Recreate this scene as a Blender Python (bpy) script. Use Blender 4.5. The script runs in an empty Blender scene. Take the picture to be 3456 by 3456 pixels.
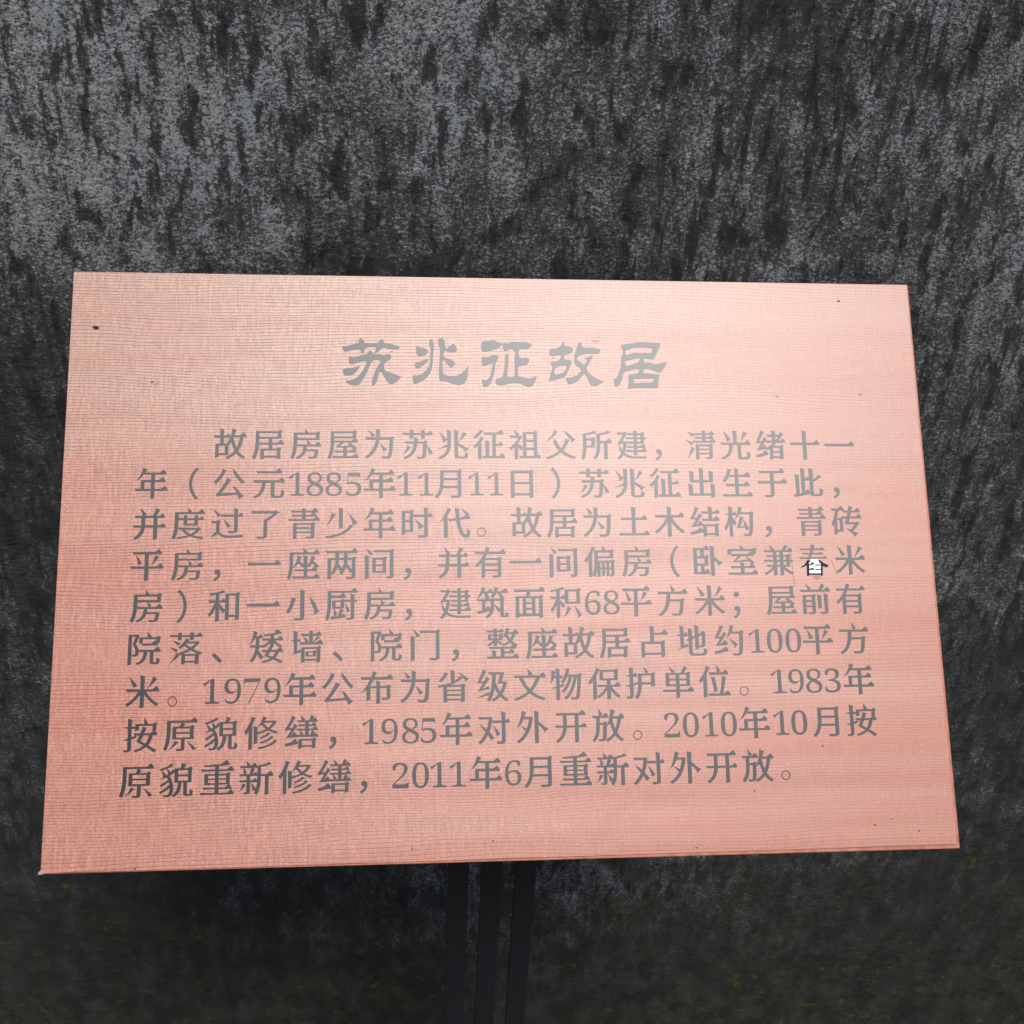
# An outdoor information board (wood laminate, grey lettering) on a stand of three
# dark posts in front of a weathered plaster wall.
import bpy, bmesh, math, random
from mathutils import Vector, Matrix
from mathutils.geometry import delaunay_2d_cdt

S = bpy.context.scene
C = S.collection
random.seed(7)

# ------------------------------------------------------------------ camera, sky, sun, exposure
# axes seen from the camera (x right, y up, z back): the board's level edge and the plumb line
ZW = Vector((0.0448673, 0.85330949, 0.51947074)).normalized()
XW = Vector((0.99579525, 0.00329742, -0.09154749))
XW = (XW - ZW * XW.dot(ZW)).normalized()
YW = ZW.cross(XW)
ROT = Matrix((XW, YW, ZW))                 # camera space -> world space
CAM = Vector((0.0, 0.0, 2.02))
cam_data = bpy.data.cameras.new('camera')
cam = bpy.data.objects.new('camera', cam_data)
C.objects.link(cam)
cam.matrix_world = Matrix.Translation(CAM) @ ROT.to_4x4()
cam_data.sensor_width = 36.0
cam_data.lens = 36.0 * 3751.25 / 3456.0
cam_data.clip_start = 0.05
cam_data.clip_end = 500.0
cam_data.dof.use_dof = True
cam_data.dof.focus_distance = 1.16
cam_data.dof.aperture_fstop = 24.0
S.camera = cam

SUN_ELEV, SUN_AZ = math.radians(60.0), math.radians(19.0)   # azimuth: to the right of straight behind the viewer
sun_dir = Vector((math.sin(SUN_AZ) * math.cos(SUN_ELEV), -math.cos(SUN_AZ) * math.cos(SUN_ELEV), math.sin(SUN_ELEV)))
world = bpy.data.worlds.new('World')
S.world = world
world.use_nodes = True
wn = world.node_tree
sky = wn.nodes.new('ShaderNodeTexSky')
sky.sky_type = 'NISHITA'
sky.sun_disc = False
sky.sun_elevation = SUN_ELEV
sky.sun_rotation = math.atan2(sun_dir.x, sun_dir.y)
sky.air_density = 0.7
sky.dust_density = 2.0
bg = wn.nodes['Background']
bg.inputs['Strength'].default_value = 0.05
wn.links.new(sky.outputs['Color'], bg.inputs['Color'])
sun_data = bpy.data.lights.new('sun', 'SUN')
sun_data.energy = 1.5
sun_data.angle = math.radians(20.0)
sun_data.color = (1.0, 0.985, 0.965)
sun = bpy.data.objects.new('sun', sun_data)
C.objects.link(sun)
sun.rotation_euler = sun_dir.to_track_quat('Z', 'Y').to_euler()
S.view_settings.view_transform = 'Standard'
S.view_settings.look = 'None'
S.view_settings.gamma = 1.0
S.view_settings.exposure = 1.5

# ------------------------------------------------------------------ where the board stands
BW, BH = 0.9, 0.6014
def cam_ray(px, py):
    return (ROT @ Vector((px - 1728.0, -(py - 1728.0), -3751.25))).normalized()
NB = ROT @ Vector((0.08935665, 0.18517517, 0.97863453)); NB.normalize()
XB = Vector((1.0, 0.0, 0.0)); XB = (XB - NB * XB.dot(NB)).normalized()
YB = NB.cross(XB)
DIST = 1.1266
ray0 = cam_ray(136, 2949)
P0 = CAM + ray0 * (-DIST / ray0.dot(NB))      # lower left corner of the board's face
BOARD = Matrix.Translation(P0) @ Matrix((XB, YB, NB)).transposed().to_4x4()
def on_board(u, v, w=0.0):
    return BOARD @ Vector((u, v, w))

# ------------------------------------------------------------------ helpers
def mesh_object(name, bm, mat, parent=None, smooth=False):
    me = bpy.data.meshes.new(name)
    bmesh.ops.recalc_face_normals(bm, faces=bm.faces[:])
    bm.to_mesh(me); bm.free()
    if mat: me.materials.append(mat)
    if smooth:
        for p in me.polygons: p.use_smooth = True
    o = bpy.data.objects.new(name, me)
    C.objects.link(o)
    if parent: o.parent = parent
    return o
def box(bm, x0, x1, y0, y1, z0, z1, bev=0.0, seg=1):
    vs = [bm.verts.new((x, y, z)) for x in (x0, x1) for y in (y0, y1) for z in (z0, z1)]
    fs = [bm.faces.new([vs[i] for i in q]) for q in ((0, 1, 3, 2), (4, 6, 7, 5), (0, 4, 5, 1), (2, 3, 7, 6), (0, 2, 6, 4), (1, 5, 7, 3))]
    if bev:
        es = list({e for f in fs for e in f.edges})
        bmesh.ops.bevel(bm, geom=es, offset=bev, segments=seg, profile=0.5, affect='EDGES')
def winding(p, cs):
    w = 0
    for c in cs:
        for i in range(len(c)):
            a, b = c[i - 1], c[i]
            if (a[1] <= p[1]) != (b[1] <= p[1]):
                s = (b[0] - a[0]) * (p[1] - a[1]) - (p[0] - a[0]) * (b[1] - a[1])
                if a[1] <= p[1] and s > 0: w += 1
                elif a[1] > p[1] and s < 0: w -= 1
    return w
def sheet_bmesh(cs, z0, z1):
    """outlines (filled left of their direction) raised from z0 to z1"""
    V, E = [], []
    for c in cs:
        k = len(V)
        V += [Vector(p) for p in c]
        E += [(k + i, k + (i + 1) % len(c)) for i in range(len(c))]
    vs, _, tris, _, _, _ = delaunay_2d_cdt(V, E, [], 0, 1e-6)
    keep = []
    for t in tris:
        m = sum((vs[i] for i in t), Vector((0, 0))) / len(t)
        if winding(m, cs) > 0: keep.append(t)
    bm = bmesh.new()
    top = [bm.verts.new((v.x, v.y, z1)) for v in vs]
    bot = [bm.verts.new((v.x, v.y, z0)) for v in vs]
    cnt = {}
    for t in keep:
        for i in range(len(t)):
            cnt[(t[i], t[(i + 1) % len(t)])] = 1
        bm.faces.new([top[i] for i in t])
    for (a, b) in cnt:
        if (b, a) not in cnt:
            bm.faces.new([top[a], bot[a], bot[b], top[b]])
    for v in [v for v in bm.verts if not v.link_faces]: bm.verts.remove(v)
    return bm
def empty(name, label=None, cat=None):
    o = bpy.data.objects.new(name, None)
    C.objects.link(o)
    o.empty_display_size = 0.05
    if label: o['label'] = label
    if cat: o['category'] = cat
    return o

class Mat:
    """small node-tree writer"""
    def __init__(s, name):
        s.m = bpy.data.materials.new(name); s.m.use_nodes = True
        s.t = s.m.node_tree
        s.b = s.t.nodes['Principled BSDF']
        s.out = s.t.nodes['Material Output']
    def n(s, kind, **kw):
        x = s.t.nodes.new('ShaderNode' + kind)
        for k, v in kw.items(): setattr(x, k, v)
        return x
    def link(s, a, b): s.t.links.new(a, b)
    def val(s, inp, v):
        if hasattr(v, 'links') or hasattr(v, 'is_output'): s.link(v, inp)
        else: inp.default_value = v
    def coord(s, scale=(1, 1, 1), loc=(0, 0, 0), rot=(0, 0, 0), src=None):
        if src is None: src = s.n('TexCoord').outputs['Object']
        mp = s.n('Mapping')
        mp.inputs['Scale'].default_value = scale
        mp.inputs['Location'].default_value = loc
        mp.inputs['Rotation'].default_value = rot
        s.link(src, mp.inputs['Vector'])
        return mp.outputs['Vector']
    def noise(s, vec, scale=1.0, detail=4.0, rough=0.5, dist=0.0):
        x = s.n('TexNoise')
        x.inputs['Scale'].default_value = scale; x.inputs['Detail'].default_value = detail
        x.inputs['Roughness'].default_value = rough; x.inputs['Distortion'].default_value = dist
        s.link(vec, x.inputs['Vector'])
        return x.outputs['Fac']
    def ramp(s, fac, a, b, lo=0.0, hi=1.0, smooth=True):
        x = s.n('MapRange'); x.interpolation_type = 'SMOOTHSTEP' if smooth else 'LINEAR'
        s.val(x.inputs['Value'], fac)
        x.inputs['From Min'].default_value = a; x.inputs['From Max'].default_value = b
        x.inputs['To Min'].default_value = lo; x.inputs['To Max'].default_value = hi
        return x.outputs['Result']
    def math(s, op, a, b=0.0, c=None):
        x = s.n('Math', operation=op)
        s.val(x.inputs[0], a); s.val(x.inputs[1], b)
        if c is not None: s.val(x.inputs[2], c)
        return x.outputs[0]
    def mix(s, fac, a, b, mode='MIX'):
        x = s.n('Mix', data_type='RGBA', blend_type=mode)
        s.val(x.inputs[0], fac)
        for k, v in ((6, a), (7, b)):
            if isinstance(v, tuple): x.inputs[k].default_value = (*v, 1.0)
            else: s.link(v, x.inputs[k])
        return x.outputs[2]
    def bump(s, h, dist, strength=1.0, normal=None):
        x = s.n('Bump'); x.inputs['Strength'].default_value = strength; x.inputs['Distance'].default_value = dist
        s.link(h, x.inputs['Height'])
        if normal: s.link(normal, x.inputs['Normal'])
        return x.outputs['Normal']
    def lacquer(s, rough, ior, normal=None):
        """a satin film over the base: Fresnel mix of the base and a Beckmann gloss"""
        g = s.n('BsdfAnisotropic'); g.distribution = 'BECKMANN'
        g.inputs['Roughness'].default_value = rough
        f = s.n('Fresnel'); f.inputs['IOR'].default_value = ior
        if normal:
            s.link(normal, g.inputs['Normal']); s.link(normal, f.inputs['Normal'])
        mx = s.n('MixShader')
        s.b.inputs['Specular IOR Level'].default_value = 0.0
        s.link(f.outputs[0], mx.inputs[0]); s.link(s.b.outputs[0], mx.inputs[1]); s.link(g.outputs[0], mx.inputs[2])
        s.link(mx.outputs[0], s.out.inputs['Surface'])
    def set(s, **kw):
        for k, v in kw.items():
            k = k.replace('_', ' ')
            if isinstance(v, tuple): s.b.inputs[k].default_value = (*v, 1.0)
            else: s.val(s.b.inputs[k], v)

# ------------------------------------------------------------------ materials
GLOSS = 0.41
FILM_IOR = 1.56
def wood_material():
    m = Mat('cedar_laminate')
    tc = m.n('TexCoord').outputs['Object']
    sep = m.n('SeparateXYZ'); m.link(tc, sep.inputs[0])
    # broad colour bands of the cedar figure, drawn out along the board
    big = m.noise(m.coord((1.1, 9.0, 1), (3.1, 0.4, 0), src=tc), 1.0, 3, 0.55, 0.3)
    mid = m.noise(m.coord((2.2, 34.0, 1), (1.1, 7.4, 0), src=tc), 1.0, 4, 0.6, 0.5)
    col = m.mix(m.ramp(big, 0.32, 0.68), (0.345, 0.122, 0.080), (0.335, 0.142, 0.099))
    sheen_tint = m.math('MULTIPLY', m.ramp(sep.outputs['Y'], 0.22, 0.56), m.ramp(sep.outputs['X'], 0.15, 0.95, 1.0, 0.15))  # paler toward the upper left: gloss sheen painted into the wood colour
    sheen_tint = m.math('MULTIPLY', sheen_tint, m.ramp(mid, 0.25, 0.6, 0.35, 0.8))
    col = m.mix(sheen_tint, col, (0.345, 0.222, 0.165))
    col = m.mix(m.ramp(mid, 0.35, 0.72), col, m.mix(0.35, col, (0.355, 0.188, 0.130)))
    # fine annual lines: wandering, unevenly spaced, broken along their length
    warp = m.noise(m.coord((1.3, 6.0, 1), src=tc), 1.0, 2, 0.5)
    warp2 = m.noise(m.coord((5.0, 30.0, 1), src=tc), 1.0, 2, 0.5)
    y = m.math('ADD', sep.outputs['Y'], m.math('MULTIPLY', warp, 0.045))
    y = m.math('ADD', y, m.math('MULTIPLY', warp2, 0.009))
    ph = m.math('FRACT', m.math('MULTIPLY', y, 318.0))
    tri = m.math('ABSOLUTE', m.math('SUBTRACT', ph, 0.5))
    line = m.ramp(tri, 0.03, 0.16, 1.0, 0.0)
    broken = m.ramp(m.noise(m.coord((60, 340, 1), src=tc), 1.0, 3, 0.6), 0.30, 0.52, 0.45, 1.0)
    bandk = m.ramp(m.noise(m.coord((0.9, 22, 1), (4, 4, 0), src=tc), 1.0, 2, 0.5), 0.3, 0.6, 0.5, 1.0)
    lf = m.math('MULTIPLY', m.math('MULTIPLY', m.math('MULTIPLY', line, broken), bandk), m.ramp(sep.outputs['X'], 0.05, 0.85, 1.15, 0.55))
    col = m.mix(m.math('MULTIPLY', lf, 0.58), col, (0.075, 0.026, 0.019))
    # pale rays and threads
    fl = m.noise(m.coord((420, 900, 1), (2, 2, 0), src=tc), 1.0, 2, 0.6)
    vert = m.noise(m.coord((300, 18, 1), (9, 2, 0), src=tc), 1.0, 3, 0.6)
    fk = m.math('MULTIPLY', m.ramp(fl, 0.56, 0.72), m.ramp(vert, 0.42, 0.62))
    col = m.mix(m.math('MULTIPLY', fk, 0.8), col, (0.46, 0.33, 0.26))
    col = m.mix(m.math('MULTIPLY', m.ramp(vert, 0.5, 0.75), 0.14), col, (0.17, 0.062, 0.042))
    weave = m.math('ADD', m.math('MULTIPLY', m.noise(m.coord((330, 520, 1), (7, 3, 0), src=tc), 1.0, 3, 0.7), 0.6), m.math('MULTIPLY', m.noise(m.coord((360, 45, 1), (1, 6, 0), src=tc), 1.0, 2, 0.6), 0.4))
    wk = m.ramp(m.noise(m.coord((7, 12, 1), (8, 8, 0), src=tc), 1.0, 3, 0.6), 0.3, 0.65, 0.5, 0.9)
    wk = m.math('MULTIPLY', wk, m.ramp(sep.outputs['X'], 0.1, 0.8, 1.0, 0.35))
    wv = m.math('ADD', 1.0, m.math('MULTIPLY', m.ramp(weave, 0.36, 0.66, -0.26, 0.38), wk))
    sc = m.n('VectorMath', operation='SCALE'); m.link(col, sc.inputs[0]); m.link(wv, sc.inputs['Scale'])
    col = sc.outputs[0]
    # faint dirty smudges and water spots
    st = m.noise(m.coord((14, 14, 1), (5, 1, 0), src=tc), 1.0, 4, 0.65, 0.4)
    col = m.mix(m.math('MULTIPLY', m.ramp(st, 0.63, 0.76), 0.22), col, (0.22, 0.10, 0.05))
    sp = m.n('TexVoronoi'); sp.inputs['Scale'].default_value = 1.0; sp.inputs['Randomness'].default_value = 1.0
    m.link(m.coord((46, 46, 1), (0.3, 0.1, 0), src=tc), sp.inputs['Vector'])
    sel = m.n('SeparateColor'); m.link(sp.outputs['Color'], sel.inputs[0])
    dot = m.math('MULTIPLY', m.ramp(sp.outputs['Distance'], 0.022, 0.034, 1, 0), m.ramp(sel.outputs[0], 0.90, 0.905, 0, 1))
    col = m.mix(dot, col, (0.03, 0.012, 0.01))
    # the lacquer lies a little unevenly along the grain
    h = m.math('MULTIPLY', m.noise(m.coord((1.6, 15.0, 1), (2, 9, 0), src=tc), 1.0, 2, 0.5), 1.0)
    nrm = m.bump(h, 0.0015, 1.0)
    h2 = m.math('ADD', m.math('MULTIPLY', lf, -1.0), m.math('MULTIPLY', fl, 0.6))
    nrm = m.bump(h2, 0.00006, 1.0, nrm)
    m.set(Base_Color=col, Roughness=0.8, Normal=nrm)
    m.lacquer(GLOSS, FILM_IOR, nrm)
    return m.m
def plain(name, col, rough, ior=1.5, spec=None, nscale=None, namp=0.2, bumpd=0.0, film=False):
    m = Mat(name)
    c = col
    if nscale:
        f = m.noise(m.coord((1, 1, 1)), nscale, 5, 0.6)
        c = m.mix(m.ramp(f, 0.3, 0.7), tuple(v * (1 - namp) for v in col), tuple(v * (1 + namp) for v in col))
        if bumpd: m.set(Normal=m.bump(f, bumpd, 1.0))
    m.set(Base_Color=c, Roughness=rough, IOR=ior)
    if film: m.lacquer(rough, ior)
    return m.m
def wall_material():
    m = Mat('stained_plaster')
    tc = m.n('TexCoord').outputs['Object']
    sep = m.n('SeparateXYZ'); m.link(tc, sep.inputs[0])
    Z = sep.outputs['Z']
    # where the old pale crust has survived, and where black growth has covered it
    wob = m.n('TexNoise'); wob.inputs['Scale'].default_value = 5.0; wob.inputs['Detail'].default_value = 4.0
    m.link(tc, wob.inputs['Vector'])
    off = m.n('VectorMath', operation='MULTIPLY_ADD')
    m.link(wob.outputs['Color'], off.inputs[0])
    off.inputs[1].default_value = (0.30, 0.0, 0.45); m.link(tc, off.inputs[2])
    P = off.outputs[0]
    field = m.ramp(m.noise(m.coord((2.6, 1, 1.5), (0.7, 0, 3.3), src=tc), 1.0, 4, 0.6), 0.28, 0.66, 0.24, 0.48)
    for (x, z, rx, rz, amp) in ((-0.40, 1.84, 0.56, 0.40, 0.46), (-0.20, 1.66, 0.36, 0.22, 0.22), (0.66, 1.70, 0.34, 0.50, 0.30), (0.28, 1.66, 0.34, 0.26, 0.16),
                                (0.10, 1.90, 0.24, 0.22, 0.34), (0.20, 0.60, 0.60, 0.50, 0.36), (0.95, 0.75, 0.35, 0.5, 0.10), (0.86, 1.80, 0.16, 0.5, 0.45), (0.80, 1.12, 0.26, 0.22, 0.26),  # the low centre spot lightens the colour inside the board's shadow
                                (1.9, 1.9, 0.6, 0.8, 0.4), (-1.7, 1.8, 0.7, 0.7, 0.4), (3.6, 2.4, 0.9, 0.9, 0.5), (-3.4, 2.0, 0.9, 1.0, 0.5)):
        mp = m.n('Mapping'); mp.inputs['Scale'].default_value = (1 / rx, 0.0, 1 / rz)
        mp.inputs['Location'].default_value = (-(x + 0.15) / rx, 0.0, -(z + 0.225) / rz)
        m.link(P, mp.inputs['Vector'])
        ln = m.n('VectorMath', operation='LENGTH'); m.link(mp.outputs[0], ln.inputs[0])
        field = m.math('ADD', field, m.ramp(ln.outputs['Value'], 0.0, 1.25, amp, 0.0))
    # black blotches and runs, drawn out downwards
    blot = m.noise(m.coord((44, 1, 17), (2, 0, 5), src=tc), 1.0, 5, 0.62, 0.25)
    drip = m.noise(m.coord((62, 1, 9.5), (8, 0, 2), src=tc), 1.0, 5, 0.62, 0.25)
    where = m.ramp(m.noise(m.coord((4, 1, 3), (3, 0, 9), src=tc), 1.0, 3, 0.6), 0.38, 0.62)
    dark = m.math('MAXIMUM', m.math('MULTIPLY', m.ramp(blot, 0.50, 0.66), 0.60), m.math('MULTIPLY', m.math('MULTIPLY', m.ramp(drip, 0.51, 0.66), where), 0.60))
    field = m.math('SUBTRACT', field, dark)
    mott = m.noise(m.coord((22, 1, 13), (9, 0, 1), src=tc), 1.0, 7, 0.68)
    field = m.math('ADD', field, m.ramp(mott, 0.3, 0.7, -0.30, 0.30, False))
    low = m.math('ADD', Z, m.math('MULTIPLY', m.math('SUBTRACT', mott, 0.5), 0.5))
    shaded = m.ramp(low, -0.15, 0.85, 1.0, 0.0)  # darkens the wall foot in colour to deepen the board's shadow
    shadow_lift = m.n('Mapping'); shadow_lift.inputs['Scale'].default_value = (1 / 0.62, 0.0, 1 / 0.50)  # paler colour round the posts, easing the shadow painted there
    shadow_lift.inputs['Location'].default_value = (-(0.22 + 0.15) / 0.62, 0.0, -(0.62 + 0.225) / 0.50); m.link(P, shadow_lift.inputs['Vector'])
    dl = m.n('VectorMath', operation='LENGTH'); m.link(shadow_lift.outputs[0], dl.inputs[0])
    shaded = m.math('MULTIPLY', shaded, m.ramp(dl.outputs['Value'], 0.0, 1.2, 0.35, 1.0))
    field = m.math('SUBTRACT', field, m.math('MULTIPLY', shaded, 0.42))
    # crust of pale grains over a dark matrix: thick where the field is high
    g1 = m.noise(m.coord((1, 1, 1.45), src=tc), 185.0, 4, 0.82, 0.5)
    g2 = m.noise(m.coord((1, 1, 1.2), (5, 0, 3), src=tc), 420.0, 2, 0.6)
    gn = m.math('ADD', m.math('MULTIPLY', g1, 0.72), m.math('MULTIPLY', g2, 0.28))
    th = m.math('SUBTRACT', 0.61, m.math('MULTIPLY', field, 0.20))
    mask = m.math('MULTIPLY', m.math('SUBTRACT', gn, th), 14.0)
    mk = m.n('Clamp'); m.link(mask, mk.inputs[0]); mask = mk.outputs[0]
    warm = m.ramp(m.noise(m.coord((9, 1, 7), (1, 0, 8), src=tc), 1.0, 5, 0.65), 0.42, 0.64)
    matrix = m.mix(m.ramp(field, -0.1, 0.9), (0.0115, 0.0120, 0.0112), (0.040, 0.0425, 0.0430))
    matrix = m.mix(m.math('MULTIPLY', warm, 0.7), matrix, m.mix(m.ramp(field, 0.0, 0.9), (0.017, 0.0145, 0.0125), (0.046, 0.041, 0.037)))
    crust = m.mix(m.ramp(field, 0.0, 0.9), (0.060, 0.066, 0.069), (0.225, 0.233, 0.231))
    crust = m.mix(m.math('MULTIPLY', warm, 0.5), crust, m.mix(m.ramp(field, 0.0, 0.9), (0.068, 0.062, 0.057), (0.225, 0.214, 0.202)))
    col = m.mix(mask, matrix, crust)
    # foot colour darkened for shade below the board, with yellow-green moss
    shade_col = m.mix(m.ramp(mott, 0.40, 0.62), (0.0068, 0.0060, 0.0036), (0.0400, 0.0340, 0.0225))
    col = m.mix(m.math('MULTIPLY', shaded, 0.66), col, shade_col)
    ms = m.noise(m.coord((9, 1, 9), (6, 0, 2), src=tc), 1.0, 6, 0.7)
    ms2 = m.noise(m.coord((62, 1, 62), (6, 0, 2), src=tc), 1.0, 4, 0.65)
    zone = m.ramp(Z, 0.45, 0.9, 1.0, 0.0)
    film = m.math('MULTIPLY', m.math('MULTIPLY', m.ramp(ms, 0.47, 0.66), zone), 0.5)
    col = m.mix(film, col, (0.015, 0.018, 0.004))
    moss = m.math('MULTIPLY', m.math('MULTIPLY', m.ramp(ms, 0.50, 0.64), m.ramp(ms2, 0.50, 0.68)), zone)
    col = m.mix(m.math('MULTIPLY', moss, 1.0), col, (0.060, 0.070, 0.008))
    # stray pale grit
    vo = m.n('TexVoronoi'); vo.inputs['Scale'].default_value = 1.0
    m.link(m.coord((60, 1, 75), src=tc), vo.inputs['Vector'])
    sel = m.n('SeparateColor'); m.link(vo.outputs['Color'], sel.inputs[0])
    grit = m.math('MULTIPLY', m.ramp(m.math('ADD', vo.outputs['Distance'], m.math('MULTIPLY', g2, 0.2)), 0.18, 0.32, 1, 0), m.ramp(sel.outputs[1], 0.975, 0.98, 0, 1))
    col = m.mix(m.math('MULTIPLY', m.math('MULTIPLY', grit, m.ramp(Z, 0.3, 1.2, 0.25, 1.0)), 0.5), col, (0.15, 0.148, 0.14))
    h = m.math('ADD', m.math('MULTIPLY', g1, 1.0), m.math('MULTIPLY', mask, 0.25))
    rag = m.ramp(m.noise(m.coord((6, 1, 6), (2, 0, 6), src=tc), 1.0, 3, 0.6), 0.40, 0.60, 0.45, 1.6)
    lump = m.noise(m.coord((1, 1, 1.4), (4, 0, 4), src=tc), 45.0, 5, 0.65, 0.6)
    h = m.math('ADD', m.math('MULTIPLY', h, 0.42), m.math('MULTIPLY', lump, rag))
    nrm = m.bump(h, 0.008, 1.0)
    nrm = m.bump(mott, 0.015, 0.5, nrm)
    m.set(Base_Color=col, Roughness=0.9, Normal=nrm, IOR=1.35)
    return m.m
M_WOOD = wood_material()
M_EDGE = plain('laminate_edge', (0.30, 0.095, 0.048), 0.5, nscale=90, namp=0.25)
M_INK = plain('grey_vinyl', (0.0035, 0.003, 0.004), GLOSS, FILM_IOR, film=True)
M_PATCHINK = plain('dark_cut_vinyl', (0.016, 0.020, 0.034), 0.85, 1.3)
M_WHITE = plain('white_patch', (0.66, 0.68, 0.70), 0.5)
M_GLUE = plain('dried_glue', (0.24, 0.10, 0.045), 0.45, nscale=300, namp=0.25)
M_HOLE = plain('dark_recess', (0.012, 0.005, 0.005), 0.9)
M_POST = plain('dark_painted_steel', (0.0042, 0.0045, 0.0060), 0.55, 1.38, nscale=160, namp=0.12)
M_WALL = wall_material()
def ground_material():
    m = Mat('damp_paving')
    tc = m.n('TexCoord').outputs['Object']
    f = m.noise(tc, 3.0, 6, 0.6); g = m.noise(tc, 120.0, 3, 0.6)
    c = m.mix(m.ramp(f, 0.3, 0.7), (0.04, 0.04, 0.034), (0.08, 0.078, 0.07))
    m.set(Base_Color=c, Roughness=0.85, Normal=m.bump(g, 0.002))
    return m.m

# ------------------------------------------------------------------ the setting
GROUND = -0.10
WALL_Y = on_board(0, BH).y + 0.16
def relief(x, z):
    return (0.006 * math.sin(x * 2.3 + 1.2) * math.sin(z * 1.9) + 0.003 * math.sin(x * 6.1 + z * 3.7) + 0.002 * math.sin(z * 11.0 - x * 4.0))
bm = bmesh.new()
nx, nz = 96, 40
x0, x1, z1 = -6.0, 6.0, 3.4
grid = [[bm.verts.new((x0 + (x1 - x0) * i / nx, -relief(x0 + (x1 - x0) * i / nx, z1 * k / nz), GROUND + (z1 - GROUND) * k / nz)) for k in range(nz + 1)] for i in range(nx + 1)]
for i in range(nx):
    for k in range(nz):
        bm.faces.new((grid[i][k], grid[i + 1][k], grid[i + 1][k + 1], grid[i][k + 1]))
back = [bm.verts.new(p) for p in ((x0, 0.24, GROUND), (x1, 0.24, GROUND), (x1, 0.24, z1), (x0, 0.24, z1))]
bm.faces.new((back[1], back[0], back[3], back[2]))
bm.faces.new([grid[i][nz] for i in range(nx + 1)] + [back[2], back[3]])
bm.faces.new([back[0]] + [grid[0][k] for k in range(nz + 1)] + [back[3]])
bm.faces.new([back[1], back[2]] + [grid[nx][k] for k in range(nz, -1, -1)])
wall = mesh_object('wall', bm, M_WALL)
for p in wall.data.polygons: p.use_smooth = len(p.vertices) == 4
wall.location = (0, WALL_Y, 0)
wall['label'] = 'dark weathered plaster wall with black streaks and moss behind the board'
wall['category'] = 'wall'
bm = bmesh.new()
vs = [bm.verts.new(p) for p in ((-60, -60, 0), (60, -60, 0), (60, 60, 0), (-60, 60, 0))]
bm.faces.new(vs)
gr = mesh_object('ground', bm, ground_material())
gr.location.z = GROUND
gr['kind'] = 'structure'
gr['label'] = 'moist grey paving at the foot of the wall'

# ------------------------------------------------------------------ the sign
sign = empty('information_board', 'wood-grain information board with grey Chinese lettering on three dark posts', 'sign')
foot = on_board(BW * 0.51, BH * 0.5)
sign.location = (foot.x, foot.y + 0.05, GROUND)
bpy.context.view_layer.update()
INV = Matrix.Translation(-Vector(sign.location))
LOCAL = INV @ BOARD                      # board space -> the sign's space
def face_part(name, bm, mat, smooth=False):
    o = mesh_object(name, bm, mat, sign, smooth)
    o.matrix_local = LOCAL
    return o
bm = bmesh.new()
box(bm, 0, BW, 0, BH, -0.0014, 0.0, 0.0005, 2)
face = face_part('face_sheet', bm, M_WOOD)
bm = bmesh.new()     # the core board shows as a strip below and to the right of the sheet
co = [(-0.0007, -0.0008), (BW + 0.0034, -0.0042), (BW + 0.0022, BH + 0.0004), (-0.0002, BH + 0.0004)]
a = [bm.verts.new((x, y, -0.0016)) for x, y in co]; b = [bm.verts.new((x, y, -0.019)) for x, y in co]
bm.faces.new(a); bm.faces.new(b[::-1])
for i in range(4): bm.faces.new((a[i], b[i], b[(i + 1) % 4], a[(i + 1) % 4]))
bmesh.ops.bevel(bm, geom=bm.edges[:], offset=0.0008, segments=2, profile=0.5, affect='EDGES')
face_part('core_board', bm, M_EDGE)

# knots, nail holes and a chipped corner: thin coloured pieces set in the face
def blob(u, v, a, b, n=14, rot=0.0, jit=0.12, seed=1):
    r = random.Random(seed)
    out = []
    for i in range(n):
        t = 2 * math.pi * i / n
        k = 1 + r.uniform(-jit, jit)
        x, y = a * k * math.cos(t), b * k * math.sin(t)
        out.append((u + x * math.cos(rot) - y * math.sin(rot), v + x * math.sin(rot) + y * math.cos(rot)))
    return out
for k, (u, v, a, b, rot) in enumerate(((0.0253, 0.5402, 0.0035, 0.0019, -0.15), (0.8203, 0.5807, 0.0020, 0.0008, 0.0))):
    face_part('knot_hole', sheet_bmesh([blob(u, v, a, b, rot=rot, seed=k + 3)], -0.001, 0.0002), M_HOLE)
pits = [(0.0866, 0.0016, 0.0009), (0.3293, 0.5177, 0.0007), (0.0840, 0.4821, 0.0011), (0.0895, 0.4805, 0.0006)]
for px, py, r in ((1664, 2838, .0009), (1722, 2775, .0006), (2547, 2669, .0009), (2953, 2784, .0010), (3009, 2764, .0007), (3102, 2804, .0009), (2350, 2861, .0008), (1391, 2864, .0007), (830, 2800, .0007), (2776, 2517, .0008), (1867, 1209, .0007)):
    d = cam_ray(px, py); q = BOARD.inverted() @ (CAM + d * (-DIST / d.dot(NB)))
    pits.append((q.x, q.y, r))
for k, (u, v, r) in enumerate(pits):
    face_part('pit', sheet_bmesh([blob(u, v, r, r * 0.85, 8, seed=k)], -0.0005, 0.0002), M_HOLE)

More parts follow.
